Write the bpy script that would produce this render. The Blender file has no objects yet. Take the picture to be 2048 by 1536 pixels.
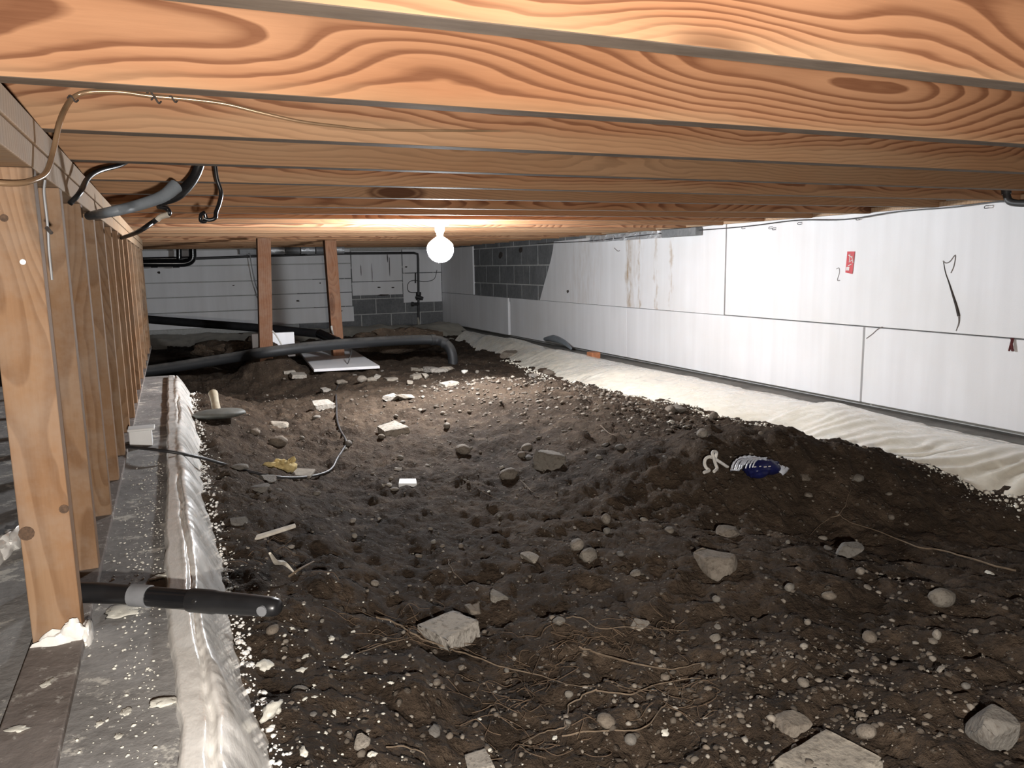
import bpy, bmesh, math, random
import numpy as np
from mathutils import Matrix, Vector
random.seed(7); RNG = np.random.default_rng(11)
scene = bpy.context.scene
COL = scene.collection

# ------------------------------------------------------------------ camera
FPX, CX, CY = 1555.0, 1024.0, 768.0
def _ray(x, y): return np.array([(x-CX)/FPX, -(y-CY)/FPX, -1.0])
_dy = _ray(338, 540); _dy /= np.linalg.norm(_dy)
_dx = _ray(4650, 461); _dx -= _dy*_dx.dot(_dy); _dx /= np.linalg.norm(_dx)
_dz = np.cross(_dx, _dy)
ROT = np.array([_dx, _dy, _dz])          # camera axes -> world axes
cam_data = bpy.data.cameras.new('camera'); cam = bpy.data.objects.new('camera', cam_data); COL.objects.link(cam)
cam_data.sensor_width = 36.0; cam_data.lens = 36.0*FPX/2048.0; cam_data.clip_start = 0.02; cam_data.clip_end = 60
cam.matrix_world = Matrix([list(ROT[0])+[0], list(ROT[1])+[0], list(ROT[2])+[0], [0, 0, 0, 1]])
scene.camera = cam

# ------------------------------------------------------------------ world, lights, exposure
world = bpy.data.worlds.new('world'); scene.world = world; world.use_nodes = True
world.node_tree.nodes['Background'].inputs[0].default_value = (0.9, 0.95, 1, 1)
world.node_tree.nodes['Background'].inputs[1].default_value = 0.02
vs = scene.view_settings
vs.view_transform = 'Standard'; vs.look = 'None'; vs.gamma = 1.0; vs.use_curve_mapping = False
vs.exposure = 0.08
BULB_POS = (1.365, 4.10, 0.085); BULB_STRENGTH = 880.0
fl = bpy.data.lights.new('flash_stand_in', 'SPOT'); fl.energy = 172; fl.color = (1.0, 0.94, 0.87)  # unseen stand-in for the camera flash, set back to even out its falloff
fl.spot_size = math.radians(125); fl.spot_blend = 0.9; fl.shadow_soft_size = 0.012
flo = bpy.data.objects.new('flash_stand_in', fl); COL.objects.link(flo)
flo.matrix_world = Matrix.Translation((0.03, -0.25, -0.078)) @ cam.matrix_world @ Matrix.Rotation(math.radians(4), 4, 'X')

# ------------------------------------------------------------------ pixel -> point helpers (real depths)
def wray(x, y): return ROT @ _ray(x, y)
def at_x(px, py, X): w = wray(px, py); return w/w[0]*X
def at_y(px, py, Y): w = wray(px, py); return w/w[1]*Y
def at_z(px, py, Z): w = wray(px, py); return w/w[2]*Z

# ------------------------------------------------------------------ noise
_PERM = RNG.random((256, 256))
def vnoise(x, y):
    x = np.asarray(x, float); y = np.asarray(y, float)
    xi = np.floor(x).astype(int); yi = np.floor(y).astype(int)
    xf = x-xi; yf = y-yi
    u = xf*xf*(3-2*xf); v = yf*yf*(3-2*yf)
    a = _PERM[xi % 256, yi % 256]; b = _PERM[(xi+1) % 256, yi % 256]
    c = _PERM[xi % 256, (yi+1) % 256]; d = _PERM[(xi+1) % 256, (yi+1) % 256]
    return (a*(1-u)+b*u)*(1-v)+(c*(1-u)+d*u)*v-0.5
def fbm(x, y, o=4, lac=2.03, g=0.5):
    s = 0; a = 1
    for i in range(o):
        s = s+a*vnoise(x+17.3*i, y+9.1*i); a *= g; x = np.asarray(x)*lac; y = np.asarray(y)*lac
    return s
def sstep(a, b, x):
    t = np.clip((np.asarray(x, float)-a)/(b-a), 0, 1); return t*t*(3-2*t)

# ------------------------------------------------------------------ mesh helpers
WLOC = {}
def mk(name, V, F, mat, parent=None, origin=None, smooth=False, bevel=0):
    V = np.asarray(V, float).reshape(-1, 3)
    o3 = np.zeros(3) if origin is None else np.asarray(origin, float)
    me = bpy.data.meshes.new(name)
    V = V-o3
    if isinstance(F, np.ndarray):
        n, k = F.shape
        me.vertices.add(len(V)); me.vertices.foreach_set('co', V.astype(np.float32).ravel())
        me.loops.add(n*k); me.loops.foreach_set('vertex_index', F.astype(np.int32).ravel())
        me.polygons.add(n); me.polygons.foreach_set('loop_start', np.arange(0, n*k, k, dtype=np.int32))
        me.update(calc_edges=True); me.validate()
    else:
        me.from_pydata(V.tolist(), [], [list(f) for f in F]); me.update()
    if smooth: me.polygons.foreach_set('use_smooth', [True]*len(me.polygons))
    if smooth and not isinstance(F, np.ndarray): me.set_sharp_from_angle(angle=math.radians(50))
    if mat: me.materials.append(mat)
    return place(name, me, parent, o3, bevel)
def place(name, me, parent=None, origin=(0, 0, 0), bevel=0):
    ob = bpy.data.objects.new(name, me); COL.objects.link(ob)
    o3 = np.asarray(origin, float)
    if parent is not None:
        ob.parent = parent; ob.location = o3-WLOC[parent.name]
    else: ob.location = o3
    WLOC[ob.name] = o3
    if bevel:
        b = ob.modifiers.new('bevel', 'BEVEL'); b.width = bevel; b.segments = 2; b.limit_method = 'ANGLE'
    return ob
def tag(o, label, cat, group=None):
    o['label'] = label; o['category'] = cat
    if group: o['group'] = group
    return o
def structure(o): o['kind'] = 'structure'; return o
def stuff(o): o['kind'] = 'stuff'; return o
def thing(name, label, cat, loc, group=None):
    ob = bpy.data.objects.new(name, None); COL.objects.link(ob); ob.location = loc
    ob.empty_display_size = 0.05
    WLOC[ob.name] = np.asarray(loc, float)
    return tag(ob, label, cat, group)

BOXF = [(0, 3, 2, 1), (4, 5, 6, 7), (0, 1, 5, 4), (1, 2, 6, 5), (2, 3, 7, 6), (3, 0, 4, 7)]
def boxv(x0, x1, y0, y1, z0, z1):
    return [(x0, y0, z0), (x1, y0, z0), (x1, y1, z0), (x0, y1, z0), (x0, y0, z1), (x1, y0, z1), (x1, y1, z1), (x0, y1, z1)]
def box(name, x0, x1, y0, y1, z0, z1, mat, parent=None, bevel=0.002, local=True):
    o = ((x0+x1)/2, (y0+y1)/2, (z0+z1)/2) if local else None
    return mk(name, boxv(x0, x1, y0, y1, z0, z1), BOXF, mat, parent, o, bevel=bevel)
def prism_x(name, poly, x0, x1, mat, parent=None, bevel=0.0):
    """polygon given as (y,z) list, extruded along X"""
    n = len(poly); V = [(x0, a, b) for a, b in poly]+[(x1, a, b) for a, b in poly]
    F = [tuple(range(n)), tuple(range(2*n-1, n-1, -1))]+[(i, i+n, (i+1) % n+n, (i+1) % n) for i in range(n)]
    ob = mk(name, V, F, mat, parent, np.mean(np.array(V), 0), bevel=bevel)
    bm = bmesh.new(); bm.from_mesh(ob.data); bmesh.ops.recalc_face_normals(bm, faces=bm.faces); bm.to_mesh(ob.data); bm.free()
    return ob
def catmull(P, n=10):
    P = np.asarray(P, float); Q = np.vstack([2*P[0]-P[1], P, 2*P[-1]-P[-2]]); out = []
    for i in range(1, len(Q)-2):
        for t in np.linspace(0, 1, n, endpoint=False):
            p0, p1, p2, p3 = Q[i-1:i+3]
            out.append(0.5*((2*p1)+(-p0+p2)*t+(2*p0-5*p1+4*p2-p3)*t*t+(-p0+3*p1-3*p2+p3)*t**3))
    out.append(Q[-2]); return np.array(out)
def tube_vf(P, r, k=8):
    P = np.asarray(P, float); n = len(P)
    rr = np.full(n, r) if np.isscalar(r) else np.interp(np.linspace(0, 1, n), np.linspace(0, 1, len(r)), r)
    T = np.gradient(P, axis=0); T /= np.linalg.norm(T, axis=1)[:, None]+1e-12
    a = np.array([0, 0, 1.0]) if abs(T[0][2]) < 0.9 else np.array([1.0, 0, 0])
    V = []; F = []
    for i in range(n):
        a = a-T[i]*a.dot(T[i]); a /= np.linalg.norm(a)+1e-12; b = np.cross(T[i], a)
        for j in range(k):
            t = 2*math.pi*j/k; V.append(P[i]+rr[i]*(math.cos(t)*a+math.sin(t)*b))
    for i in range(n-1):
        for j in range(k):
            F.append((i*k+j, i*k+(j+1) % k, (i+1)*k+(j+1) % k, (i+1)*k+j))
    F.append(tuple(range(k-1, -1, -1))); F.append(tuple(range((n-1)*k, n*k)))
    return V, F
def tube(name, P, r, mat, parent=None, k=8, sm=6):
    P = catmull(P, sm) if sm else np.asarray(P, float)
    V, F = tube_vf(P, r, k)
    return mk(name, V, F, mat, parent, origin=P[0], smooth=True)
def merge(parts):
    V = []; F = []
    for v, f in parts:
        o = len(V); V += [tuple(p) for p in v]; F += [tuple(i+o for i in q) for q in f]
    return V, F

# ------------------------------------------------------------------ materials
class NT:
    def __init__(s, name):
        s.m = bpy.data.materials.new(name); s.m.use_nodes = True; s.t = s.m.node_tree; s.t.nodes.clear()
        s.out = s.t.nodes.new('ShaderNodeOutputMaterial'); s.b = s.t.nodes.new('ShaderNodeBsdfPrincipled')
        s.t.links.new(s.b.outputs[0], s.out.inputs[0])
        s.tc = s.t.nodes.new('ShaderNodeTexCoord')
    def n(s, typ, **kw):
        x = s.t.nodes.new('ShaderNode'+typ)
        for k, v in kw.items(): setattr(x, k, v)
        return x
    def put(s, sock, v):
        if hasattr(v, 'is_linked') or isinstance(v, bpy.types.NodeSocket): s.t.links.new(v, sock)
        elif isinstance(v, tuple) and len(v) == 3 and sock.type == 'RGBA': sock.default_value = v+(1,)
        else: sock.default_value = v
    def math(s, op, a, b=0.0, c=None, clamp=False):
        x = s.n('Math', operation=op, use_clamp=clamp); s.put(x.inputs[0], a); s.put(x.inputs[1], b)
        if c is not None: s.put(x.inputs[2], c)
        return x.outputs[0]
    def mapping(s, vec, scale=(1, 1, 1), loc=(0, 0, 0)):
        x = s.n('Mapping'); s.put(x.inputs[0], vec); x.inputs['Scale'].default_value = scale; s.put(x.inputs['Location'], loc); return x.outputs[0]
    def noise(s, vec, scale=5, detail=4, rough=0.55, dist=0.0):
        x = s.n('TexNoise'); s.put(x.inputs['Vector'], vec); x.inputs['Scale'].default_value = scale
        x.inputs['Detail'].default_value = detail; x.inputs['Roughness'].default_value = rough; x.inputs['Distortion'].default_value = dist
        return x.outputs[0]
    def voro(s, vec, scale=5, feature='F1', rand=1.0):
        x = s.n('TexVoronoi', feature=feature); s.put(x.inputs['Vector'], vec); x.inputs['Scale'].default_value = scale
        x.inputs['Randomness'].default_value = rand; return x
    def ramp(s, f, stops, interp='LINEAR'):
        x = s.n('ValToRGB'); x.color_ramp.interpolation = interp; e = x.color_ramp.elements
        while len(e) < len(stops): e.new(0.5)
        for i, (p, c) in enumerate(stops):
            e[i].position = p; e[i].color = (c, c, c, 1) if isinstance(c, (int, float)) else tuple(c)+(1,)
        s.put(x.inputs[0], f); return x.outputs[0]
    def mix(s, f, a, b, mode='MIX'):
        x = s.n('Mix', data_type='RGBA', blend_type=mode); s.put(x.inputs[0], f); s.put(x.inputs[6], a); s.put(x.inputs[7], b); return x.outputs[2]
    def bump(s, h, strength=0.3, dist=0.01, normal=None):
        x = s.n('Bump'); x.inputs['Strength'].default_value = strength; x.inputs['Distance'].default_value = dist
        s.put(x.inputs['Height'], h)
        if normal is not None: s.put(x.inputs['Normal'], normal)
        s.put(s.b.inputs['Normal'], x.outputs[0]); return x.outputs[0]
    def col(s, c): s.put(s.b.inputs['Base Color'], c); return s
    def rough(s, r): s.put(s.b.inputs['Roughness'], r); return s
    def rand(s): return s.n('ObjectInfo').outputs['Random']
    def geo(s): return s.n('NewGeometry').outputs['Position']

def simple(name, c, rough=0.6, var=0.15, scale=30, bumpd=0.002, bs=0.3, metal=0.0, spec=None):
    t = NT(name); o = t.tc.outputs['Object']; f = t.noise(o, scale, 4)
    d = tuple(x*(1-var) for x in c); l = tuple(min(1, x*(1+var)) for x in c)
    t.col(t.ramp(f, [(0.3, d), (0.7, l)])).rough(rough); t.b.inputs['Metallic'].default_value = metal
    if spec is not None: t.b.inputs['Specular IOR Level'].default_value = spec
    if bumpd: t.bump(f, bs, bumpd)
    return t.m

def wood(name, axis, early, late, rings=70.0, contrast=1.0, dust=0.0, rough=0.75, knots=True, sap=None, under=None):
    """flat-sawn softwood: growth rings of a wandering pith cut by the board faces"""
    t = NT(name); o = t.tc.outputs['Object']; rnd = t.rand()
    off = t.n('CombineXYZ'); 
    for i, k in enumerate((41.0, 23.0, 31.0)): t.put(off.inputs[i], t.math('MULTIPLY', rnd, k))
    add = t.n('VectorMath', operation='ADD'); t.put(add.inputs[0], o); t.put(add.inputs[1], off.outputs[0]); p = add.outputs[0]
    so = t.n('SeparateXYZ'); t.put(so.inputs[0], o)
    L = {'x': 0, 'z': 2}[axis]; A = {'x': 2, 'z': 0}[axis]; D = 1
    sc = [0, 0, 0]; sc[L] = 0.55; sc[A] = 1.6; sc[D] = 1.6
    n1 = t.noise(t.mapping(p, tuple(sc)), 1.6, 2, 0.5)
    sc2 = [0, 0, 0]; sc2[L] = 1.6; sc2[A] = 7; sc2[D] = 7
    n2 = t.noise(t.mapping(p, tuple(sc2)), 2.0, 3, 0.6)
    sc3 = [0, 0, 0]; sc3[L] = 4; sc3[A] = 90; sc3[D] = 90
    fib = t.noise(t.mapping(p, tuple(sc3)), 3.0, 3, 0.6)
    pl = t.n('CombineXYZ'); 
    comps = so.outputs
    # distance of this point from the pith line
    a = t.math('ADD', comps[A], t.math('MULTIPLY', t.math('SUBTRACT', rnd, 0.55), 0.16))
    a = t.math('ADD', a, t.math('MULTIPLY', t.math('SUBTRACT', n2, 0.5), 0.035))
    d = t.math('ADD', comps[D], t.math('MULTIPLY', n1, 0.26))
    r = t.math('SQRT', t.math('ADD', t.math('MULTIPLY', a, a), t.math('MULTIPLY', d, d)))
    if knots:
        ks = [0, 0, 0]; ks[L] = 1.1; ks[A] = 4.2; ks[D] = 0.4
        kv = t.voro(t.mapping(p, tuple(ks)), 1.0)
        kd = kv.outputs['Distance']
        g = t.math('POWER', 2.718, t.math('MULTIPLY', t.math('MULTIPLY', kd, kd), -28.0))
        r = t.math('ADD', r, t.math('MULTIPLY', g, 0.05))
    ring = t.math('FRACT', t.math('MULTIPLY', r, rings))
    lc = tuple(e+(l-e)*contrast for e, l in zip(early, late))
    mid = tuple(e+(l-e)*0.3*contrast for e, l in zip(early, late))
    c = t.ramp(ring, [(0.0, early), (0.5, mid), (0.76, lc), (0.92, lc), (1.0, early)])
    if sap:
        sv = t.math('ADD', comps[A], t.math('ADD', t.math('MULTIPLY', t.math('SUBTRACT', n2, 0.5), 0.05), t.math('MULTIPLY', t.math('SUBTRACT', rnd, 0.5), 0.07)))
        c = t.mix(t.math('MULTIPLY', t.ramp(t.math('MULTIPLY', t.math('ADD', sv, 0.12), 4.0), [(0.10, 1.0), (0.18, 0.0)]), 0.6), c, sap)
    big = t.noise(t.mapping(p, tuple(sc)), 3.1, 3)
    c = t.mix(t.math('MULTIPLY', t.ramp(big, [(0.35, 0.0), (0.7, 1.0)]), 0.55), c, t.mix(1.0, c, (0.80, 0.58, 0.42), 'MULTIPLY'))
    c = t.mix(0.22, c, t.ramp(fib, [(0.25, tuple(x*0.6 for x in early)), (0.75, early)]), 'MIX')
    if knots:
        c = t.mix(t.ramp(kd, [(0.07, 0.9), (0.085, 0.35), (0.10, 0.8), (0.13, 0.0)]), c, tuple(x*0.6 for x in late))
    tone = t.math('ADD', 0.78, t.math('MULTIPLY', rnd, 0.42))
    tc = t.n('CombineColor'); 
    for i in range(3): t.put(tc.inputs[i], tone)
    c = t.mix(1.0, c, tc.outputs[0], 'MULTIPLY')
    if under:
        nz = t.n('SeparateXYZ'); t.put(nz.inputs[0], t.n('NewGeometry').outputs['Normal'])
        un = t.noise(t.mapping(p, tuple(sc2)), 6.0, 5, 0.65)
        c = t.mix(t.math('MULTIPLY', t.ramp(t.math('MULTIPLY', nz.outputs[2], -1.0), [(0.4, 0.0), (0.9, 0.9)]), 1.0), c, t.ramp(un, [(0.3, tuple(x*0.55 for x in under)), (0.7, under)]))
    if dust:
        dn = t.noise(t.tc.outputs['Object'], 9, 5, 0.65)
        c = t.mix(t.math('MULTIPLY', t.ramp(dn, [(0.4, 0.0), (0.75, 1.0)]), dust), c, (0.34, 0.29, 0.24))
    t.col(c).rough(rough); t.b.inputs['Specular IOR Level'].default_value = 0.15
    t.bump(t.math('ADD', ring, t.math('MULTIPLY', fib, 0.8)), 0.12, 0.002)
    return t.m

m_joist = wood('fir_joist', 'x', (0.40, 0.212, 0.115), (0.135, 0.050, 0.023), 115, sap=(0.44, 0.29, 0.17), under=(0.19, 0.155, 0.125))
m_stud = wood('fir_stud', 'z', (0.28, 0.175, 0.102), (0.17, 0.092, 0.046), 120, 0.75, 0.45)
m_plate = wood('fir_plate', 'x', (0.45, 0.32, 0.21), (0.28, 0.17, 0.09), 60, 0.6, 0.5, knots=False)
m_post = wood('fir_post', 'z', (0.30, 0.155, 0.09), (0.20, 0.085, 0.045), 110, 0.7, 0.25)
m_subfloor = wood('fir_subfloor', 'x', (0.36, 0.20, 0.10), (0.2, 0.09, 0.04), 50, 0.7)

def dirt():
    t = NT('dark_soil'); g = t.geo()
    big = t.noise(g, 1.3, 6, 0.62); med = t.noise(g, 9, 7, 0.68); fine = t.noise(g, 75, 4, 0.65)
    c = t.ramp(med, [(0.28, (0.018, 0.0128, 0.0088)), (0.52, (0.052, 0.0365, 0.0255)), (0.78, (0.135, 0.098, 0.069))])
    c = t.mix(t.ramp(big, [(0.42, 0.0), (0.68, 0.6)]), c, t.mix(0.75, c, (0.15, 0.108, 0.075)))
    v = t.voro(g, 55); vc = t.n('SeparateColor'); t.put(vc.inputs[0], v.outputs['Color'])
    peb = t.math('MULTIPLY', t.ramp(vc.outputs[0], [(0.88, 0.0), (0.90, 1.0)]), t.ramp(v.outputs['Distance'], [(0.28, 1.0), (0.45, 0.0)]))
    c = t.mix(t.math('MULTIPLY', peb, 0.8), c, t.ramp(vc.outputs[1], [(0.0, (0.08, 0.066, 0.053)), (1.0, (0.20, 0.17, 0.14))]))
    v2 = t.voro(g, 170); vc2 = t.n('SeparateColor'); t.put(vc2.inputs[0], v2.outputs['Color'])
    sp = t.math('MULTIPLY', t.ramp(vc2.outputs[0], [(0.955, 0.0), (0.96, 1.0)]), t.ramp(v2.outputs['Distance'], [(0.2, 1.0), (0.35, 0.0)]))
    c = t.mix(t.math('MULTIPLY', sp, 0.6), c, (0.34, 0.31, 0.27))
    c = t.mix(0.5, c, t.ramp(fine, [(0.3, 0.35), (0.7, 1.0)]), 'MULTIPLY')
    t.col(c).rough(0.93); t.b.inputs['Specular IOR Level'].default_value = 0.15
    h = t.math('ADD', t.math('MULTIPLY', med, 1.5), t.math('ADD', t.math('MULTIPLY', fine, 0.55), t.math('MULTIPLY', peb, 0.35)))
    t.bump(h, 0.9, 0.02); return t.m
m_dirt = dirt()

def stonemat(name, stops, speck=0.4):
    t = NT(name); o = t.tc.outputs['Object']; r = t.rand()
    n = t.noise(o, 2.2, 6, 0.65); n2 = t.noise(o, 9, 4, 0.6)
    c = t.ramp(r, stops); c = t.mix(speck, c, t.ramp(n, [(0.3, 0.35), (0.7, 1.1)]), 'MULTIPLY')
    c = t.mix(t.ramp(n2, [(0.50, 0.0), (0.68, 0.65)]), c, (0.07, 0.055, 0.043))
    t.col(c).rough(0.85); t.b.inputs['Specular IOR Level'].default_value = 0.25
    t.bump(t.math('ADD', n, n2), 0.25, 0.03); return t.m
m_stone = stonemat('river_stone', [(0.0, (0.15, 0.14, 0.13)), (0.35, (0.23, 0.21, 0.18)), (0.7, (0.20, 0.165, 0.13)), (1.0, (0.30, 0.27, 0.23))])
m_rubble = stonemat('broken_concrete', [(0.0, (0.27, 0.235, 0.19)), (0.5, (0.33, 0.295, 0.245)), (1.0, (0.38, 0.35, 0.31))])
m_gravel = stonemat('soil_coated_gravel', [(0.0, (0.10, 0.085, 0.07)), (1.0, (0.11, 0.09, 0.075))])
def islandmat():
    t = NT('mixed_gravel'); rnd = t.n('NewGeometry').outputs['Random Per Island']
    c = t.ramp(rnd, [(0.0, (0.07, 0.056, 0.044)), (0.4, (0.14, 0.118, 0.096)), (0.75, (0.20, 0.165, 0.13)), (1.0, (0.33, 0.30, 0.26))])
    n = t.noise(t.geo(), 120, 3); c = t.mix(0.5, c, t.ramp(n, [(0.3, 0.4), (0.7, 1.1)]), 'MULTIPLY')
    t.col(c).rough(0.88); t.b.inputs['Specular IOR Level'].default_value = 0.2; return t.m
m_mixgravel = islandmat()
m_crumb = simple('foam_crumb', (0.62, 0.60, 0.53), 0.7, 0.12, 40, 0.003)

def foamboard(name, stain=None):
    t = NT(name); g = t.geo()
    v = t.noise(t.mapping(g, (9, 9, 0.7)), 1.0, 3); sp = t.noise(g, 5, 7, 0.75); sm = t.noise(g, 1.1, 4, 0.6)
    c = t.ramp(v, [(0.3, (0.79, 0.785, 0.80)), (0.7, (0.87, 0.87, 0.89))])
    c = t.mix(t.ramp(sm, [(0.45, 0.0), (0.75, 0.35)]), c, (0.66, 0.64, 0.60))
    c = t.mix(t.ramp(sp, [(0.70, 0.0), (0.76, 0.55)]), c, (0.20, 0.18, 0.16))
    if stain:
        s = t.n('SeparateXYZ'); t.put(s.inputs[0], g)
        for y0, w, amt in stain:
            wob = t.math('MULTIPLY', t.math('SUBTRACT', t.noise(t.mapping(g, (1, 1, 6)), 2.0, 4), 0.5), 0.12)
            dd = t.math('ABSOLUTE', t.math('SUBTRACT', t.math('ADD', s.outputs[1], wob), y0))
            msk = t.math('MULTIPLY', t.ramp(t.math('DIVIDE', dd, w), [(0.2, 1.0), (1.0, 0.0)]), t.ramp(t.noise(t.mapping(g, (4, 14, 3)), 2.0, 4), [(0.42, 0.0), (0.62, 1.0)]))
            c = t.mix(t.math('MULTIPLY', msk, amt), c, (0.42, 0.30, 0.18))
    t.col(c).rough(0.55); t.b.inputs['Specular IOR Level'].default_value = 0.3
    t.bump(t.noise(g, 160, 3), 0.15, 0.002); return t.m
m_foam = foamboard('white_foam_board')
m_foam_st = foamboard('white_foam_board_stained', [(5.52, 0.05, 0.9), (5.35, 0.02, 0.6), (5.12, 0.03, 0.75), (4.92, 0.03, 0.6), (5.43, 0.16, 0.25), (6.3, 0.5, 0.15)])
m_foam_edge = simple('foam_edge', (0.82, 0.82, 0.83), 0.6, 0.03, 60, 0.001)

def sprayfoam(name, c0, c1, rough=0.22):
    t = NT(name); g = t.geo()
    a = t.noise(g, 6, 5, 0.6); b = t.noise(t.mapping(g, (30, 12, 30)), 1.2, 4, 0.6); d = t.noise(g, 120, 3, 0.6)
    c = t.ramp(a, [(0.3, c0), (0.7, c1)])
    c = t.mix(t.ramp(t.noise(g, 2.5, 6, 0.7), [(0.60, 0.0), (0.74, 0.28)]), c, (0.46, 0.41, 0.33))
    t.col(c).rough(t.ramp(t.noise(g, 10, 4), [(0.35, rough), (0.7, rough+0.3)])); t.b.inputs['Specular IOR Level'].default_value = 0.55; t.b.inputs['Coat Weight'].default_value = 0.5 if rough < 0.4 else 0.0; t.b.inputs['Coat Roughness'].default_value = 0.12
    t.bump(t.math('ADD', t.math('MULTIPLY', b, 1.2), t.math('MULTIPLY', d, 0.10)), 0.3, 0.007); return t.m
m_spray = sprayfoam('cream_spray_foam', (0.80, 0.75, 0.63), (0.88, 0.84, 0.74), 0.14)
m_spray_w = sprayfoam('white_spray_foam', (0.78, 0.75, 0.70), (0.88, 0.86, 0.82), 0.16)
m_spray_old = sprayfoam('dusty_spray_foam', (0.36, 0.34, 0.29), (0.50, 0.47, 0.40), 0.5)

def concrete(name, lo, hi, splat=0.0, streak=0.0):
    t = NT(name); g = t.geo()
    a = t.noise(g, 4, 8, 0.7); b = t.noise(g, 45, 4, 0.6)
    c = t.ramp(a, [(0.3, lo), (0.7, hi)])
    c = t.mix(0.4, c, t.ramp(b, [(0.3, 0.5), (0.7, 1.05)]), 'MULTIPLY')
    if streak:
        s = t.noise(t.mapping(g, (60, 60, 6)), 1.0, 4)
        c = t.mix(t.math('MULTIPLY', t.ramp(s, [(0.58, 0.0), (0.7, 1.0)]), streak), c, (0.42, 0.41, 0.38))
    if splat:
        f = t.noise(g, 13, 7, 0.72); f2 = t.noise(g, 48, 5, 0.7)
        c = t.mix(t.math('MULTIPLY', t.ramp(f, [(0.57, 0.0), (0.63, 1.0)]), splat), c, (0.62, 0.60, 0.55))
        c = t.mix(t.math('MULTIPLY', t.ramp(f2, [(0.62, 0.0), (0.67, 1.0)]), splat*0.8), c, (0.66, 0.64, 0.60))
        fb = t.noise(g, 7, 6, 0.7); c = t.mix(t.ramp(fb, [(0.55, 0.0), (0.75, 0.55)]), c, (0.055, 0.045, 0.036))
    t.col(c).rough(0.88); t.b.inputs['Specular IOR Level'].default_value = 0.2
    t.bump(t.math('ADD', a, t.math('MULTIPLY', b, 0.5)), 0.5, 0.008); return t.m
m_slab = concrete('footing_concrete', (0.20, 0.193, 0.187), (0.37, 0.36, 0.35), 0.9)
m_block = concrete('grey_block', (0.15, 0.155, 0.16), (0.25, 0.255, 0.26), 0, 0.25)
m_mortar = concrete('mortar', (0.48, 0.48, 0.47), (0.60, 0.60, 0.58))
m_footing = concrete('rough_footing', (0.13, 0.125, 0.115), (0.26, 0.25, 0.23))
m_darkwall = concrete('dark_concrete', (0.03, 0.028, 0.026), (0.06, 0.055, 0.05))
m_sill = concrete('stained_sill_wood', (0.17, 0.145, 0.13), (0.27, 0.235, 0.215), 0.6)
m_black = simple('black_plastic', (0.012, 0.012, 0.013), 0.35, 0.3, 20, 0.001)
def dusty_black():
    t = NT('dusty_black_pipe'); g = t.geo(); n = t.noise(g, 14, 6, 0.7)
    nz = t.n('SeparateXYZ'); t.put(nz.inputs[0], t.n('NewGeometry').outputs['Normal'])
    top = t.ramp(nz.outputs[2], [(0.3, 0.0), (0.95, 0.6)])
    c = t.mix(t.math('MULTIPLY', top, t.ramp(n, [(0.3, 0.3), (0.6, 1.0)])), (0.018, 0.019, 0.021), (0.22, 0.21, 0.195))
    t.col(c).rough(0.55); t.bump(n, 0.2, 0.003); return t.m
m_pipe = dusty_black()
m_gloss = simple('glossy_black_pipe', (0.010, 0.010, 0.011), 0.16, 0.2, 12, 0.0)
m_greyhose = simple('grey_conduit', (0.17, 0.19, 0.21), 0.45, 0.15, 25, 0.001)
m_grey = simple('grey_coupling', (0.20, 0.205, 0.215), 0.4, 0.15, 25, 0.001)
m_iron = simple('dark_iron_pipe', (0.035, 0.034, 0.035), 0.5, 0.25, 25, 0.001)
m_copper = simple('brown_wire', (0.30, 0.19, 0.11), 0.22, 0.2, 15, 0.0, metal=0.35)
m_root = simple('dry_root', (0.17, 0.125, 0.085), 0.85, 0.3, 60, 0.0)
m_roothair = simple('fine_rootlet', (0.095, 0.062, 0.038), 0.9, 0.3, 60, 0.0)
m_foil = simple('aluminium_foil', (0.75, 0.77, 0.8), 0.35, 0.1, 30, 0.02, 0.6, metal=0.6)
m_white = simple('white_plastic', (0.78, 0.78, 0.77), 0.5, 0.05, 20, 0.0005)
m_rope = simple('white_rope', (0.66, 0.63, 0.58), 0.85, 0.12, 90, 0.004)
m_bagwhite = simple('white_bag_film', (0.62, 0.65, 0.72), 0.35, 0.1, 25, 0.004)
m_bagblue = simple('navy_bag_print', (0.010, 0.013, 0.075), 0.35, 0.25, 25, 0.004)
m_red = simple('red_sticker', (0.55, 0.05, 0.06), 0.5, 0.1, 40, 0.0)
m_tool = simple('grey_rubber', (0.10, 0.105, 0.095), 0.6, 0.2, 25, 0.002)
m_handle = simple('worn_handle', (0.34, 0.30, 0.22), 0.6, 0.2, 30, 0.001)
m_yellow = simple('yellow_insulation', (0.55, 0.43, 0.20), 0.95, 0.3, 60, 0.01)
m_orangebrick = simple('orange_brick', (0.42, 0.17, 0.08), 0.8, 0.2, 40, 0.004)
m_dark = simple('dark_scuff', (0.05, 0.04, 0.035), 0.9, 0.3, 60, 0.0)
m_knot = simple('wood_knot', (0.085, 0.048, 0.027), 0.8, 0.35, 220, 0.0)
m_pencil = simple('pencil_grey', (0.22, 0.2, 0.19), 0.9, 0.2, 60, 0.0)
m_paint = simple('white_print', (0.75, 0.72, 0.70), 0.6, 0.1, 50, 0.0)
m_lath = simple('pale_lath', (0.60, 0.55, 0.47), 0.75, 0.2, 30, 0.002)
m_nail = simple('steel_nail', (0.5, 0.5, 0.5), 0.3, 0.1, 20, 0.0, metal=1.0)
tb = NT('bulb_glow'); em = tb.n('Emission'); em.inputs[0].default_value = (0.92, 0.96, 1.0, 1); em.inputs[1].default_value = BULB_STRENGTH
tb.t.links.new(em.outputs[0], tb.out.inputs[0]); m_bulb = tb.m

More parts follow.
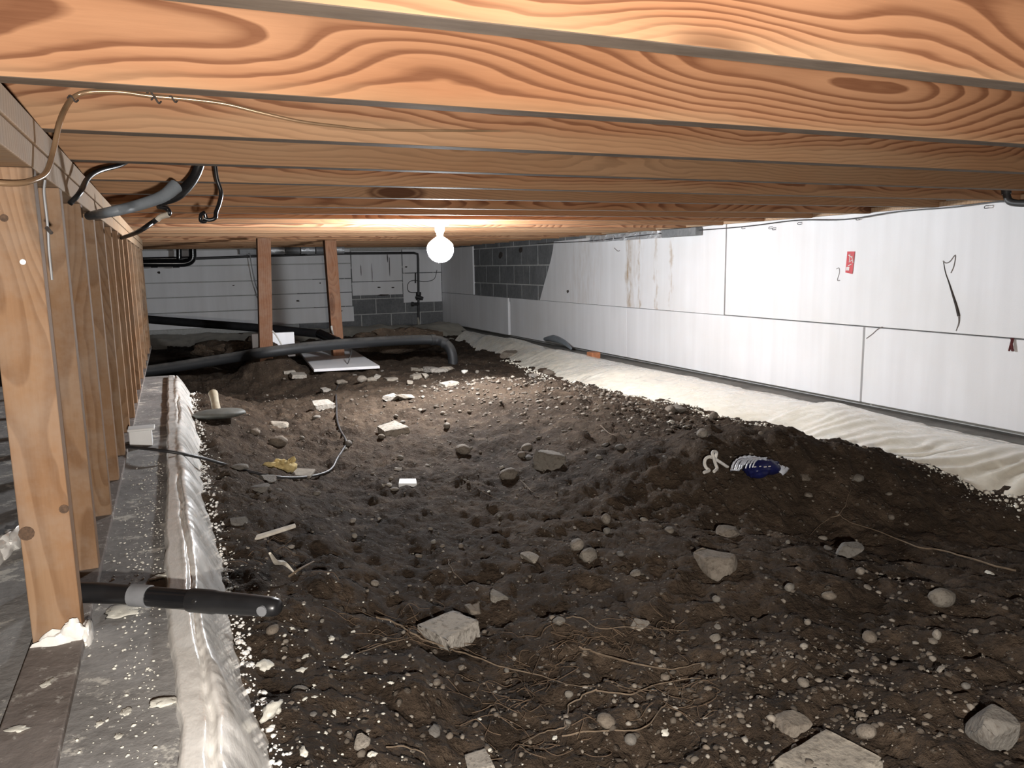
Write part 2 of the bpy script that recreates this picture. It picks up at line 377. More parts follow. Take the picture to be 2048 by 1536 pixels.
# ------------------------------------------------------------------ ground relief
H0 = -0.83
def gauss(x, y, cx, cy, sx, sy, a=0.0):
    c, s = math.cos(a), math.sin(a); u = (x-cx)*c+(y-cy)*s; v = -(x-cx)*s+(y-cy)*c
    return np.exp(-0.5*((u/sx)**2+(v/sy)**2))
def H(x, y, fine=True):
    x = np.asarray(x, float); y = np.asarray(y, float)
    z = H0+0*x
    z = z+0.15*sstep(0.55, 0.06, x)*sstep(5.3, 4.5, y)                                   # banked against the left foam
    z = z-0.03*sstep(2.1, 2.6, x)
    z = z+0.10*gauss(x, y, 1.75, 4.35, 0.38, 0.42, 0.3)               # loose heap under the bulb
    z = z+0.06*gauss(x, y, 1.75, 3.4, 0.30, 0.5, 0.0)
    z = z+0.05*gauss(x, y, 2.25, 3.7, 0.3, 0.5)
    # ridge in front of the bag: gentle far side, steep near side
    u = (x-2.0)*0.94+(y-2.2)*(-0.34); v = (x-2.0)*0.34+(y-2.2)*0.94
    rd = np.where(v > 0, np.exp(-0.5*(v/0.34)**2), np.exp(-0.5*(v/0.17)**2))*np.exp(-0.5*(u/0.42)**2)
    z = z+0.17*rd
    z = z-0.05*gauss(x, y, 2.0, 1.65, 0.45, 0.22, -0.3)
    z = z+0.04*gauss(x, y, 1.25, 1.7, 0.25, 0.2)
    z = z+0.05*gauss(x, y, 1.35, 0.75, 0.5, 0.22)
    z = z-0.11*gauss(x, y, 0.45, 5.6, 0.5, 0.30)                      # hollow by the drain pipe
    z = z-0.05*gauss(x, y, 1.5, 7.9, 1.6, 0.6)
    z = z+0.24*gauss(x, y, 0.68, 6.36, 0.13, 0.10)                    # foot of the reddish post
    z = z+0.04*fbm(x*2.1, y*2.1, 3)
    if fine:
        z = z+0.040*np.abs(fbm(x*6.3+5, y*6.3, 3))+0.024*fbm(x*15, y*15+3, 4, g=0.6)
        z = z+0.006*np.abs(fbm(x*60+1, y*60, 2))
    return z
_T = np.concatenate([np.linspace(0.4, 3, 1500), np.linspace(3.002, 12, 2500)])
def ground(px, py):
    w = wray(px, py); w = w/np.linalg.norm(w); P = w[None]*_T[:, None]
    h = H(P[:, 0], P[:, 1]); k = np.argmax(P[:, 2] < h); return P[k]
def gz(x, y): return float(H(np.array([x]), np.array([y]))[0])

# ------------------------------------------------------------------ floor and footings
ny, nx = 620, 520
ys = 0.3*np.exp(np.linspace(0, math.log(10.6/0.3), ny)); xs = np.concatenate([np.linspace(-0.08, 2.7, 440), np.linspace(2.715, 3.5, 80)])
GX, GY = np.meshgrid(xs, ys); GZ = H(GX, GY)
idx = np.arange(ny*nx).reshape(ny, nx)
Q = np.stack([idx[:-1, :-1], idx[:-1, 1:], idx[1:, 1:], idx[1:, :-1]], -1).reshape(-1, 4)
floor = structure(mk('floor', np.stack([GX, GY, GZ], -1).reshape(-1, 3), Q, m_dirt, smooth=True))
floor['label'] = 'bare dark soil floor of the crawl space with pebbles'
# soil behind the camera and in the left bay
gx2, gy2 = np.meshgrid(np.linspace(-2.6, 3.5, 60), np.linspace(-2.2, 0.302, 25)); gz2 = H(gx2, gy2, False)-0.0
i2 = np.arange(60*25).reshape(25, 60)
Q2 = np.stack([i2[:-1, :-1], i2[:-1, 1:], i2[1:, 1:], i2[1:, :-1]], -1).reshape(-1, 4)
structure(mk('floor_rear', np.stack([gx2, gy2, gz2], -1).reshape(-1, 3), Q2, m_dirt, smooth=True))
SLAB = -0.586
WX = 3.45; WY = 10.3
slab = structure(box('footing_slab', -0.95, -0.032, 0.2, 4.75, -1.05, SLAB, m_slab, None, 0.006, False))
gx3, gy3 = np.meshgrid(np.linspace(-2.6, -0.07, 40), np.linspace(0.3, 10.6, 110)); gz3 = H(gx3, gy3, False)
i3 = np.arange(40*110).reshape(110, 40)
Q3 = np.stack([i3[:-1, :-1], i3[:-1, 1:], i3[1:, 1:], i3[1:, :-1]], -1).reshape(-1, 4)
structure(mk('floor_bay', np.stack([gx3, gy3, gz3], -1).reshape(-1, 3), Q3, m_dirt, smooth=True))

# ------------------------------------------------------------------ walls
wall_right = structure(box('wall_right', WX+0.055, WX+0.25, -2.3, WY+0.3, -1.2, 0.50, m_mortar, None, 0, False))
structure(box('footing_right', 3.28, WX+0.06, -2.0, WY, -1.1, -0.815, m_footing, None, 0.01, False))
wall_far = structure(box('wall_far', -2.7, WX+0.055, WY+0.055, WY+0.25, -1.2, 0.50, m_mortar, None, 0, False))
structure(box('footing_far', -2.6, WX, WY-0.16, WY+0.06, -1.1, -0.80, m_footing, None, 0.01, False))
structure(box('wall_bay', -2.75, -2.6, -2.3, WY+0.2, -1.2, 0.50, m_darkwall, None, 0, False))
structure(box('wall_rear', -2.7, WX+0.2, -2.35, -2.2, -1.2, 0.50, m_darkwall, None, 0, False))

# concrete blocks in the right wall where the foam is missing (and its unseen neighbours)
BL, BH, JT = 0.394, 0.191, 0.0125
box('mortar_bed', WX+0.010, WX+0.054, 6.0, 9.4, -0.45, 0.40, m_mortar, wall_right, 0, False)
box('mortar_bed', 1.85, WX+0.05, WY+0.010, WY+0.054, -0.9, 0.0, m_mortar, wall_far, 0, False)
def rows(z0, n): return [z0+i*(BH+JT) for i in range(n)]
for i, z in enumerate(rows(-0.42, 4)):
    for k in range(-1, 8):
        y0 = 6.45+k*(BL+JT)+(0.5*(BL+JT) if i % 2 else 0.0)
        ob = box('block', WX+0.004+random.uniform(0, .003), WX+0.2, y0, y0+BL, z, z+BH, m_block, wall_right, 0.004)
for i, z in enumerate(rows(-0.83, 4)):
    for k in range(-1, 5):
        x0 = 1.9+k*(BL+JT)+(0.5*(BL+JT) if i % 2 else 0.0)
        box('block', x0, min(x0+BL, WX+0.05), WY+0.004+random.uniform(0, .003), WY+0.2, z, z+BH, m_block, wall_far, 0.004)

# white foam boards, right wall
TH = 0.05
def board_r(y0, y1, z0, z1, th=TH, mat=None, name='foam_board', out=0.0):
    return box(name, WX-out, WX+th-out, y0, y1, z0, z1, mat or m_foam, wall_right, 0.003)
ZJ = -0.372; ZB = -0.79; ZT = 0.236
G = 0.004
lower = [(0.66-2.44, 0.66-G), (0.66, 3.115-G), (3.115+G*2, 5.55-G), (5.55, 7.98-G)]
LOW = [board_r(y0, y1, ZB, ZJ-G) for y0, y1 in lower]
board_r(8.0, WY, ZB, ZJ-G, 0.065, out=0.016)
board_r(1.86-2.44, 1.86-G, ZJ, ZT); B_UP = board_r(1.86, 4.295-G, ZJ+0.002, ZT)
# torn sheet: its far edge curves back
edge = [(1108, 484), (1106, 500), (1102, 520), (1096, 542), (1088, 570), (1080, 598)]
poly = [(4.30, ZJ), (4.30, ZT)]+[tuple(at_x(px, py, WX)[1:]) for px, py in edge]
poly[2] = (poly[2][0], 0.205); poly[-1] = (poly[-1][0], ZJ)
B_TORN = prism_x('foam_board', poly, WX-0.002, WX+0.045, m_foam_st, wall_right)
board_r(9.08, WY, ZJ, 0.22, 0.06, out=0.014)

# white foam boards, far wall
def board_f(x0, x1, z0, z1, out=0.0):
    return box('foam_board', x0, x1, WY-out, WY+0.05, z0, z1, m_foam, wall_far, 0.003)
zz = [0.235, 0.043, -0.153, -0.331, -0.516, -0.72]
for i in range(5):
    board_f(-0.62+0.02*random.random(), 2.185+0.014*(i == 4), zz[i+1]+0.005, zz[i]-0.005, random.choice((0, .004, .008)))
board_f(2.20, 2.875, -0.196, 0.20, 0.004); board_f(2.195, 2.875, -0.38, -0.205, 0.0)
board_f(2.89, WX-0.02, -0.094, 0.215, 0.006); board_f(2.885, WX-0.02, -0.497, -0.105, 0.0)
board_f(-2.5, -0.64, -0.72, 0.235)
# dark marks on the far boards
for px, py, w, h in ((722, 540, 3, 30), (744, 545, 4, 52), (779, 530, 4, 50), (758, 575, 10, 3), (786, 575, 8, 3), (768, 590, 26, 3), (467, 571, 8, 3), (318, 545, 9, 8), (596, 602, 10, 4), (683, 622, 6, 3), (812, 534, 7, 3), (775, 515, 3, 22), (640, 566, 4, 4)):
    a = at_y(px-w/2, py-h/2, WY-0.009); b = at_y(px+w/2, py+h/2, WY-0.009)
    V = []; n = 9
    for k in range(n):
        t = 2*math.pi*k/n; rr = random.uniform(0.55, 1.0)
        V.append(((a[0]+b[0])/2+rr*math.cos(t)*(b[0]-a[0])/2, WY-0.0085, (a[2]+b[2])/2+rr*math.sin(t)*(a[2]-b[2])/2))
    V += [(x, y+0.004, z) for x, y, z in V]
    mk('scuff', V, [tuple(range(n))]+[(i, i+n, (i+1) % n+n, (i+1) % n) for i in range(n)], m_dark, wall_far)

# ------------------------------------------------------------------ ceiling: subfloor boards on joists
JZ = 0.232; JH = 0.235; J0 = 0.748; JS = 0.4055
ceiling = structure(box('ceiling', -2.6, WX+0.15, -2.3, WY+0.2, JZ+JH+0.02, JZ+JH+0.04, m_subfloor, None, 0, False))
k = 0; y = -2.2
while y < WY:
    box('subfloor_board', -2.6, WX+0.1, y, y+0.137, JZ+JH, JZ+JH+0.02, m_subfloor, ceiling, 0.002); y += 0.14
JY = [float(at_z(1024, q_, JZ)[1]) for q_ in (55, 217, 300, 349, 379, 401)]
for i in range(-7, 23):
    y = JY[i] if 0 <= i < 6 else (J0+JS*i+random.uniform(-0.012, 0.012) if i < 0 else JY[5]+JS*(i-5)+random.uniform(-0.012, 0.012))
    dz = random.uniform(-0.003, 0.003)
    box('joist', -2.5, WX+0.05, y, y+0.04, JZ+dz, JZ+JH, m_joist, ceiling, 0.0025)

# ------------------------------------------------------------------ left framed wall
SX1 = -0.170; SX0 = -0.240
wall_left = structure(box('wall_left', SX0-0.004, SX1+0.002, 0.2, 6.6, SLAB-0.002, SLAB+0.012, m_sill, None, 0.002, False))
box('top_plate', SX0-0.012, SX1, -0.3, 6.7, JZ-0.040, JZ-0.002, m_plate, wall_left, 0.002)
box('top_plate', SX0-0.012, SX1-0.002, -0.3, 6.7, JZ-0.080, JZ-0.042, m_plate, wall_left, 0.002)
for i, y in enumerate([1.345, 1.655, 2.02, 2.36, 2.68, 3.06, 3.36, 3.74, 4.16, 4.58, 5.05, 5.5, 5.95, 6.4]):
    jx = random.uniform(-0.003, 0.003) if i > 1 else 0
    box('stud', SX0+jx, SX1+jx-0.001, y, y+0.038, SLAB+0.012, JZ-0.081, m_stud, wall_left, 0.002)
# foam dabs at the foot of the first stud
def blob_vf(c, r, seed, n=3, flat=1.0, amp=0.35):
    bm = bmesh.new(); bmesh.ops.create_icosphere(bm, subdivisions=n, radius=1.0)
    V = np.array([v.co[:] for v in bm.verts]); F = [tuple(v.index for v in f.verts) for f in bm.faces]; bm.free()
    rr = 1+amp*(fbm(V[:, 0]*1.7+seed*3.1, V[:, 1]*1.7+V[:, 2]*1.3+seed, 4)*2)
    V = V*rr[:, None]*np.asarray(r)+np.asarray(c); return V, F
V, F = merge([blob_vf((-0.205, 1.335, SLAB+0.012), (0.030, 0.008, 0.018), 1), blob_vf((-0.182, 1.335, SLAB+0.022), (0.016, 0.007, 0.024), 2), blob_vf((-0.165, 1.36, SLAB+0.01), (0.007, 0.03, 0.022), 3)])
tag(mk('foam_dab', V, F, m_spray_w, None, (-0.205, 1.335, SLAB+0.012), smooth=True), 'white spray foam dab at the foot of the nearest stud', 'spray foam')
a = at_z(12, 1085, SLAB+0.03)
V, F = merge([blob_vf(a+np.array([-0.035+0.012*i, -0.04+0.04*i, -0.02]), (0.02, 0.06, 0.025), 10+i) for i in range(4)])
tag(mk('foam_dab', V, F, m_spray_w, None, a, smooth=True), 'white spray foam ridge left of the nearest stud at picture edge', 'spray foam')

# ------------------------------------------------------------------ spray foam strips
def strip(name, ya, yb, n, m, fx0, fx1, fz, mat, label, parent=None):
    yy = np.linspace(ya, yb, n); ss = np.linspace(0, 1, m)
    S, Y = np.meshgrid(ss, yy); X = fx0(Y)+(fx1(Y)-fx0(Y))*S
    Z = fz(X, Y, S); ii = np.arange(n*m).reshape(n, m)
    q = np.stack([ii[:-1, :-1], ii[:-1, 1:], ii[1:, 1:], ii[1:, :-1]], -1).reshape(-1, 4)
    ob = mk(name, np.stack([X, Y, Z], -1).reshape(-1, 3), q, mat, parent, (float(X.mean()), float(yy.mean()), float(Z.min())), smooth=True)
    return tag(ob, label, 'spray foam')
def lx1(Y): return 0.072+0.020*fbm(Y*2.5, Y*0+2, 2)+0.03*sstep(1.6, 1.0, Y)
def lx0(Y): return -0.058+0.006*fbm(Y*11, Y*0+5, 3)+0.02*sstep(1.6, 1.0, Y)
def lz(X, Y, S):
    top = SLAB+0.014; bot = H(X, Y, False)-0.025
    prof = sstep(0.30, 1.02, S)
    z = top*(1-prof)+bot*prof
    z = z+0.012*np.sin(np.pi*np.clip((S-0.25)/0.75, 0, 1))
    z = z-0.022*sstep(0.0, 0.07, 0.07-S)                                # edge runs into the slab
    g0 = 0.34+0.10*fbm(Y*2.3, Y*0, 3)
    z = z-0.015*np.exp(-((S-g0)/0.035)**2)*sstep(-0.25, 0.1, fbm(Y*1.7, Y*0+8, 2))
    z = z+0.014*fbm(X*9, Y*4.5, 2)*sstep(0.25, 0.5, S)+0.004*fbm(X*40, Y*34, 3)*sstep(0.1, 0.4, S)+0.012*np.abs(fbm(X*45, Y*40, 3))*sstep(0.8, 1.0, S)
    return z
def ends(z, Y, ya, yb, w=0.08): return z-0.2*sstep(yb-w, yb+0.01, Y)
ls_ = strip('spray_foam_strip', 0.35, 4.72, 620, 40, lx0, lx1, lambda X, Y, S: ends(lz(X, Y, S), Y, 0.35, 4.72), m_spray_w, 'white spray foam band along the edge of the left concrete footing')
_ry = [0.0, 1.0, 1.65, 2.1, 2.4, 2.9, 3.2, 4.05, 4.6, 5.4, 6.56, 7.77, 9.2, 10.3]
_rx = [2.62, 2.62, 2.62, 2.50, 2.50, 2.60, 2.64, 2.54, 2.45, 2.52, 2.73, 2.90, 3.03, 3.12]
def rx0(Y): return 3.315+0.03*fbm(Y*5, Y*0+1, 4)-0.05*sstep(7.2, 8.5, Y)
def rx1(Y): return np.interp(Y, _ry, _rx)+0.06*fbm(Y*1.7, Y*0+4, 2)
def rz(X, Y, S):
    top = -0.808; bot = H(X, Y, False)-0.03
    z = top*(1-sstep(0.25, 1.0, S))+bot*sstep(0.25, 1.0, S)
    z = z+0.055*np.sin(np.pi*np.clip(S, 0, 1)**1.25)-0.03*sstep(0, 0.06, 0.06-S)
    z = z-0.035*sstep(0.93, 1.0, S)
    # overlapping passes of the gun
    for yc, a in ((3.0, 0.06), (2.05, 0.05), (4.75, 0.04), (6.1, 0.05), (7.3, 0.04)):
        v = yc+0.22*(S-0.5)-Y; z = z+0.7*a*(sstep(-0.05, 0.05, v)-sstep(0.1, 0.9, v))*np.sin(np.pi*S**1.25)
    z = z+0.025*fbm(X*2.6+3, Y*2.2, 2)*np.sin(np.pi*S**1.25)
    rip = sstep(3.2, 1.8, Y)
    z = z+0.010*rip*np.sin(Y*70+X*25+6*fbm(X*5, Y*5, 2))*sstep(0.35, 0.6, S)*sstep(1.0, 0.85, S)*np.clip(0.5+fbm(X*4, Y*4, 2), 0, 1)
    z = z+0.004*fbm(X*26, Y*22, 4)+0.010*fbm(X*60, Y*60, 2)*sstep(0.85, 1.0, S)
    return z
rs_ = strip('spray_foam_strip', -0.3, 8.6, 900, 90, rx0, rx1, rz, m_spray, 'glossy cream spray foam band along the foot of the right wall')
def old_z(X, Y, S): return -0.79-0.08*S+0.06*np.sin(np.pi*S)+0.05*fbm(X*5, Y*5, 4)
def fy(name, label, xa, xb, y0, y1, mat):
    n, m = 260, 26; xx = np.linspace(xa, xb, n); ss = np.linspace(0, 1, m); S, X = np.meshgrid(ss, xx)
    Y = y1+(y0+0.12*fbm(X*2, X*0, 3)-y1)*S; Z = -0.80-0.12*sstep(0.4, 1, S)+0.055*np.sin(np.pi*S)+0.05*fbm(X*5, Y*5, 4)
    ii = np.arange(n*m).reshape(n, m); q = np.stack([ii[:-1, :-1], ii[:-1, 1:], ii[1:, 1:], ii[1:, :-1]], -1).reshape(-1, 4)
    return tag(mk(name, np.stack([X, Y, Z], -1).reshape(-1, 3), q, mat, None, (float(xx.mean()), y0, -0.95), smooth=True), label, 'spray foam')
fy('spray_foam_strip', 'dusty beige spray foam band along the foot of the far wall', -0.6, 3.35, 8.7, 10.16, m_spray_old)

# ------------------------------------------------------------------ posts
p1 = at_y(527, 690, 6.3); p2 = (1.29, 6.9)
def post(name, xb, yb, zb, xt, zt, w, label):
    a = w/2
    V = [(xb-a, yb-a, zb), (xb+a, yb-a, zb), (xb+a, yb+a, zb), (xb-a, yb+a, zb), (xt-a, yb-a, zt), (xt+a, yb-a, zt), (xt+a, yb+a, zt), (xt-a, yb+a, zt)]
    return tag(mk(name, V, BOXF, m_post, None, (xb, yb, zb), bevel=0.003), label, 'post')
pt1 = at_y(527, 480, 6.3)
post('support_post', p1[0]+0.01, 6.3, -0.72, pt1[0], JZ-0.004, 0.098, 'reddish wooden post standing beside the white foam offcut, left of two')
post('support_post', 1.315, 6.9, H0+0.03, 1.292, JZ-0.004, 0.098, 'grey-brown leaning wooden post standing on the white square board')
# foam offcut around the reddish post
a = at_y(503, 668, 6.48); b = at_y(590, 700, 6.48)
tag(box('foam_offcut', a[0], b[0], 6.47, 6.52, b[2]-0.05, a[2], m_foam, None, 0.004), 'white foam offcut standing behind the reddish post', 'foam board')
# flat board under the leaning post
bz = H0+0.035
q = [at_z(597, 705, bz), at_z(700, 700, bz), at_z(760, 737, bz), at_z(628, 744, bz)]
V = [tuple(v) for v in q]+[(v[0], v[1], bz+0.022) for v in q]
tag(mk('foam_board_pad', V, BOXF, m_foam, None, q[3], bevel=0.003), 'white square board lying on the soil under the leaning post', 'foam board')

# ------------------------------------------------------------------ drain pipes
P = [at_y(250, 748, 6.5), at_y(330, 737, 6.5), at_y(480, 713, 6.40), at_y(530, 705, 6.16), at_y(660, 690, 6.25), at_y(800, 681, 6.36), at_y(866, 680, 6.36), at_y(890, 687, 6.30), at_y(903, 704, 6.24), at_y(907, 735, 6.22)]
t = thing('drain_pipe', 'thick dusty black drain pipe with elbow crossing the far floor', 'pipe', tuple(at_y(907, 735, 6.22)))
V, F = tube_vf(catmull(P, 8), 0.042, 20); mk('pipe_run', V, F, m_pipe, t, smooth=True)
for f0 in (6, 7):
    c = P[f0]; d = (P[f0]-P[f0-1])/np.linalg.norm(P[f0]-P[f0-1])
    V, F = tube_vf([c-d*0.02, c+d*0.02], 0.047, 20); mk('hub', V, F, m_pipe, t, smooth=True)
P2 = [at_y(240, 632, 7.7), at_y(310, 640, 7.6), at_y(530, 657, 7.1), at_y(640, 668, 6.75), at_y(675, 684, 6.45)]
t = thing('branch_pipe', 'slim black branch pipe sloping down to the drain pipe', 'pipe', tuple(P2[-1]))
V, F = tube_vf(catmull(P2[:4], 6), 0.036, 16); mk('pipe_run', V, F, m_black, t, smooth=True)
V, F = tube_vf(catmull(P2[3:], 6), 0.042, 16); mk('wye_fitting', V, F, m_gloss, t, smooth=True)
# straps tying the pipe to the posts
tag(tube('pipe_strap', [at_y(545, 662, 6.25), at_y(553, 672, 6.3), at_y(562, 688, 6.34), at_y(566, 700, 6.36), at_y(560, 709, 6.36)], 0.006, m_rope, k=6), 'pale strap dangling over the drain pipe by the reddish post', 'strap')
tag(tube('pipe_strap', [at_y(663, 652, 6.82), at_y(665, 664, 6.78), at_y(668, 676, 6.5), at_y(670, 684, 6.42)], 0.008, m_rope, k=6), 'pale strap hanging from the leaning post to the drain pipe', 'strap')
# wire standing up from the white board
tag(tube('board_wire', [ground(672, 780), at_y(690, 742, 6.15), at_y(700, 715, 6.2), at_y(704, 700, 6.25)], 0.004, m_iron, k=5), 'thin dark wire rising over the white square board', 'wire')

# heap of soil on the pipe
V, F = merge([blob_vf(at_y(790, 672, 6.55)+np.array([dx, 0.05, dz]), (sx, 0.10, sz), 30+i, 3, amp=0.5) for i, (dx, dz, sx, sz) in enumerate([(-0.18, -0.02, .16, .05), (0.0, 0.0, .18, .07), (0.2, 0.0, .16, .065), (0.1, -0.06, .35, .08)])])
tag(mk('soil_heap', V, F, m_dirt, None, at_y(790, 690, 6.55), smooth=True), 'dark soil heap piled on the drain pipe near its elbow', 'soil')
V, F = merge([blob_vf(at_y(425+42*i, 700-3*i, 6.9), (0.15, 0.12, 0.065), 50+i, 3, amp=0.5) for i in range(4)])
tag(mk('soil_heap', V, F, m_dirt, None, at_y(480, 695, 6.9), smooth=True), 'dark soil heap behind the drain pipe left of reddish post', 'soil')

# plumbing along the top of the far wall
t = thing('black_waste_pipe', 'glossy black waste pipe with bends high on the far wall left', 'pipe', tuple(at_y(300, 530, 9.9)))
PP = [at_y(270, 527, 9.9), at_y(345, 527, 9.9), at_y(372, 526, 9.9), at_y(384, 518, 9.9), at_y(385, 500, 9.9), at_y(385, 488, 9.9)]
V, F = tube_vf(catmull(PP, 8), 0.042, 16); mk('pipe_run', V, F, m_gloss, t, smooth=True)
for px in (308, 352):
    c = at_y(px, 527, 9.9); V, F = tube_vf([c-np.array([.035, 0, 0]), c+np.array([.035, 0, 0])], 0.050, 16); mk('hub', V, F, m_gloss, t, smooth=True)
V, F = tube_vf([at_y(358, 518, 9.92), at_y(358, 496, 9.92)], 0.03, 12); mk('riser', V, F, m_gloss, t, smooth=True)
V, F = tube_vf([at_y(280, 518, 9.93), at_y(384, 516, 9.93)], 0.018, 12); mk('small_pipe', V, F, m_gloss, t, smooth=True)
t = thing('iron_pipe', 'thin dark iron pipe running along the far wall and down its corner', 'pipe', tuple(at_y(836, 658, 10.2)))
PP = [at_y(370, 518, 10.2), at_y(520, 512, 10.2), at_y(690, 507, 10.2), at_y(828, 506, 10.2), at_y(835, 508, 10.2), at_y(836, 518, 10.2), at_y(837, 590, 10.2), at_y(837, 662, 10.2)]
V, F = tube_vf(np.array(PP), 0.016, 10); mk('pipe_run', V, F, m_iron, t, smooth=True)
V, F = tube_vf([at_y(837, 584, 10.19), at_y(837, 600, 10.19)], 0.036, 12); vb = mk('valve_body', V, F, m_iron, t, smooth=True)
V, F = tube_vf([at_y(832, 593, 10.17), at_y(846, 597, 10.12)], [0.03, 0.022], 10); mk('valve_stem', V, F, m_iron, vb, smooth=True)
V, F = tube_vf([at_y(825, 608, 10.18), at_y(837, 608, 10.18)], 0.018, 10); so2 = mk('side_outlet', V, F, m_iron, t, smooth=True)
V, F = tube_vf([at_y(823, 608, 10.18), at_y(827, 608, 10.18)], 0.030, 10); mk('outlet_cap', V, F, m_iron, so2, smooth=True)
V, F = tube_vf([at_y(831, 545, 10.2), at_y(831, 566, 10.2)], 0.010, 8); mk('thermometer', V, F, m_black, t, smooth=True)
V, F = tube_vf(catmull([at_y(838, 585, 10.2), at_y(818, 583, 10.2), at_y(816, 568, 10.2), at_y(826, 561, 10.2), at_y(850, 563, 10.22), at_y(868, 558, 10.2), at_y(874, 540, 10.2)], 8), 0.004, 6); mk('ground_wire', V, F, m_black, t, smooth=True)
V, F = tube_vf(catmull([at_y(836, 635, 10.18), at_y(838, 650, 10.15), at_y(840, 660, 10.1)], 4), [0.01, 0.03], 10); mk('foam_collar', V, F, m_spray_old, t, smooth=True)
tag(tube('hanging_cable', [at_y(499, 506, 10.1), at_y(503, 530, 10.1), at_y(510, 565, 10.1), at_y(520, 595, 10.1)], 0.006, m_black, k=6), 'thin black cable hanging on the far wall behind the reddish post', 'cable')
a = at_y(540, 498, 9.28); b = at_y(690, 494, 9.28); a[2] = b[2] = JZ-0.038
t = thing('foil_duct', 'shiny foil duct under the joists at the far wall', 'duct', tuple(a))
for k in range(5):
    u = a+(b-a)*k/5; v = a+(b-a)*(k+0.92)/5
    V, F = tube_vf([u, (u+v)/2+np.array([0, 0, .004]), v], [0.040, 0.044, 0.040], 14); mk('duct_section', V, F, m_foil if k % 2 == 0 else m_grey, t, smooth=True)
tag(box('junction_box', at_y(612, 500, 9.66)[0], at_y(668, 500, 9.66)[0], 9.62, 9.76, at_y(612, 510, 9.66)[2], JZ+0.004, m_black, None, 0.004), 'black box under the joists at the far wall between posts', 'box')
tag(box('junction_box', at_y(478, 500, 10.2)[0], at_y(512, 500, 10.2)[0], 10.15, 10.27, at_y(478, 509, 10.2)[2], JZ+0.003, m_grey, None, 0.004), 'grey box high on the far wall left of the reddish post', 'box')

# ------------------------------------------------------------------ bulb
t = thing('light_bulb', 'bare glowing globe bulb hanging under the joists', 'light bulb', BULB_POS)
bm = bmesh.new(); bmesh.ops.create_uvsphere(bm, u_segments=32, v_segments=20, radius=0.072)
for v in bm.verts:
    if v.co.z > 0.03: v.co.x *= 1-(v.co.z-0.03)*9; v.co.y *= 1-(v.co.z-0.03)*9
V = np.array([v.co[:] for v in bm.verts])+np.array(BULB_POS); F = [tuple(v.index for v in f.verts) for f in bm.faces]; bm.free()
mk('globe', V, F, m_bulb, t, BULB_POS, smooth=True)
bx, by, bzz = BULB_POS
V, F = tube_vf([(bx, by, bzz+0.058), (bx, by, bzz+0.085), (bx, by, bzz+0.10), (bx, by, bzz+0.135)], [0.017, 0.018, 0.026, 0.026], 16); mk('socket', V, F, m_white, t, smooth=True)
V, F = tube_vf([(bx, by, bzz+0.13), (bx, by, bzz+0.139), (bx, by, JZ-0.004+0.012)], [0.05, 0.055, 0.055], 20); mk('lamp_base', V, F, m_white, t, smooth=True)

# ------------------------------------------------------------------ cables under the joists at left
tag(tube('grey_conduit', [at_x(178, 432, -0.18), at_y(215, 425, 1.95), at_y(270, 412, 1.98), at_y(325, 393, 2.02), at_y(352, 372, 2.04)], [0.011, 0.0115, 0.013, 0.017], m_greyhose, k=12), 'grey hose curving from the framed wall up towards the joists', 'hose')
tag(tube('black_hose', [at_y(318, 408, 2.03), at_y(350, 393, 2.05), at_y(378, 368, 2.07), at_y(395, 340, 2.08), at_y(405, 300, 2.08), at_y(408, 255, 2.08)], [0.006, 0.014, 0.0115, 0.011, 0.011], m_black, k=12), 'thick black hose end rising behind a joist beside the grey hose', 'hose')
tag(tube('black_cable', [at_x(140, 407, -0.168), at_y(160, 385, 1.8), at_y(176, 356, 1.9), at_y(200, 341, 2.0), at_y(240, 330, 2.08), at_y(265, 315, 2.1)], 0.0055, m_black, k=8), 'short black cable bending from first studs to the joists', 'cable')
hc = tag(tube('black_cable', [at_x(243, 476, -0.165), at_y(275, 464, 2.7), at_y(305, 445, 2.68), at_y(322, 433, 2.66), at_y(338, 428, 2.64), at_y(333, 417, 2.64), at_y(316, 413, 2.62)], 0.0075, m_black, k=8), 'black cable with pale hooked end below the grey hose', 'cable')
tube('tape_wrap', [at_y(314, 440, 2.66), at_y(322, 433, 2.655), at_y(337, 429, 2.635)], 0.0085, m_lath, hc, k=8, sm=3)
t = thing('drop_cable', 'black cable dropping from a joist and hooking back at its end', 'cable', tuple(at_y(428, 325, 2.08)))
V, F = tube_vf(catmull([at_y(426, 300, 2.08), at_y(430, 330, 2.08), at_y(434, 358, 2.08), at_y(442, 385, 2.08), at_y(438, 408, 2.07), at_y(432, 424, 2.06), at_y(430, 436, 2.05), at_y(418, 440, 2.05), at_y(407, 436, 2.05)], 7), 0.0050, 8); mk('cable_run', V, F, m_black, t, smooth=True)
V, F = tube_vf(catmull([at_y(408, 425, 2.05), at_y(402, 430, 2.04), at_y(402, 442, 2.04), at_y(412, 441, 2.05), at_y(410, 428, 2.05)], 5), 0.0045, 8); mk('hook_end', V, F, m_gloss, t, smooth=True)

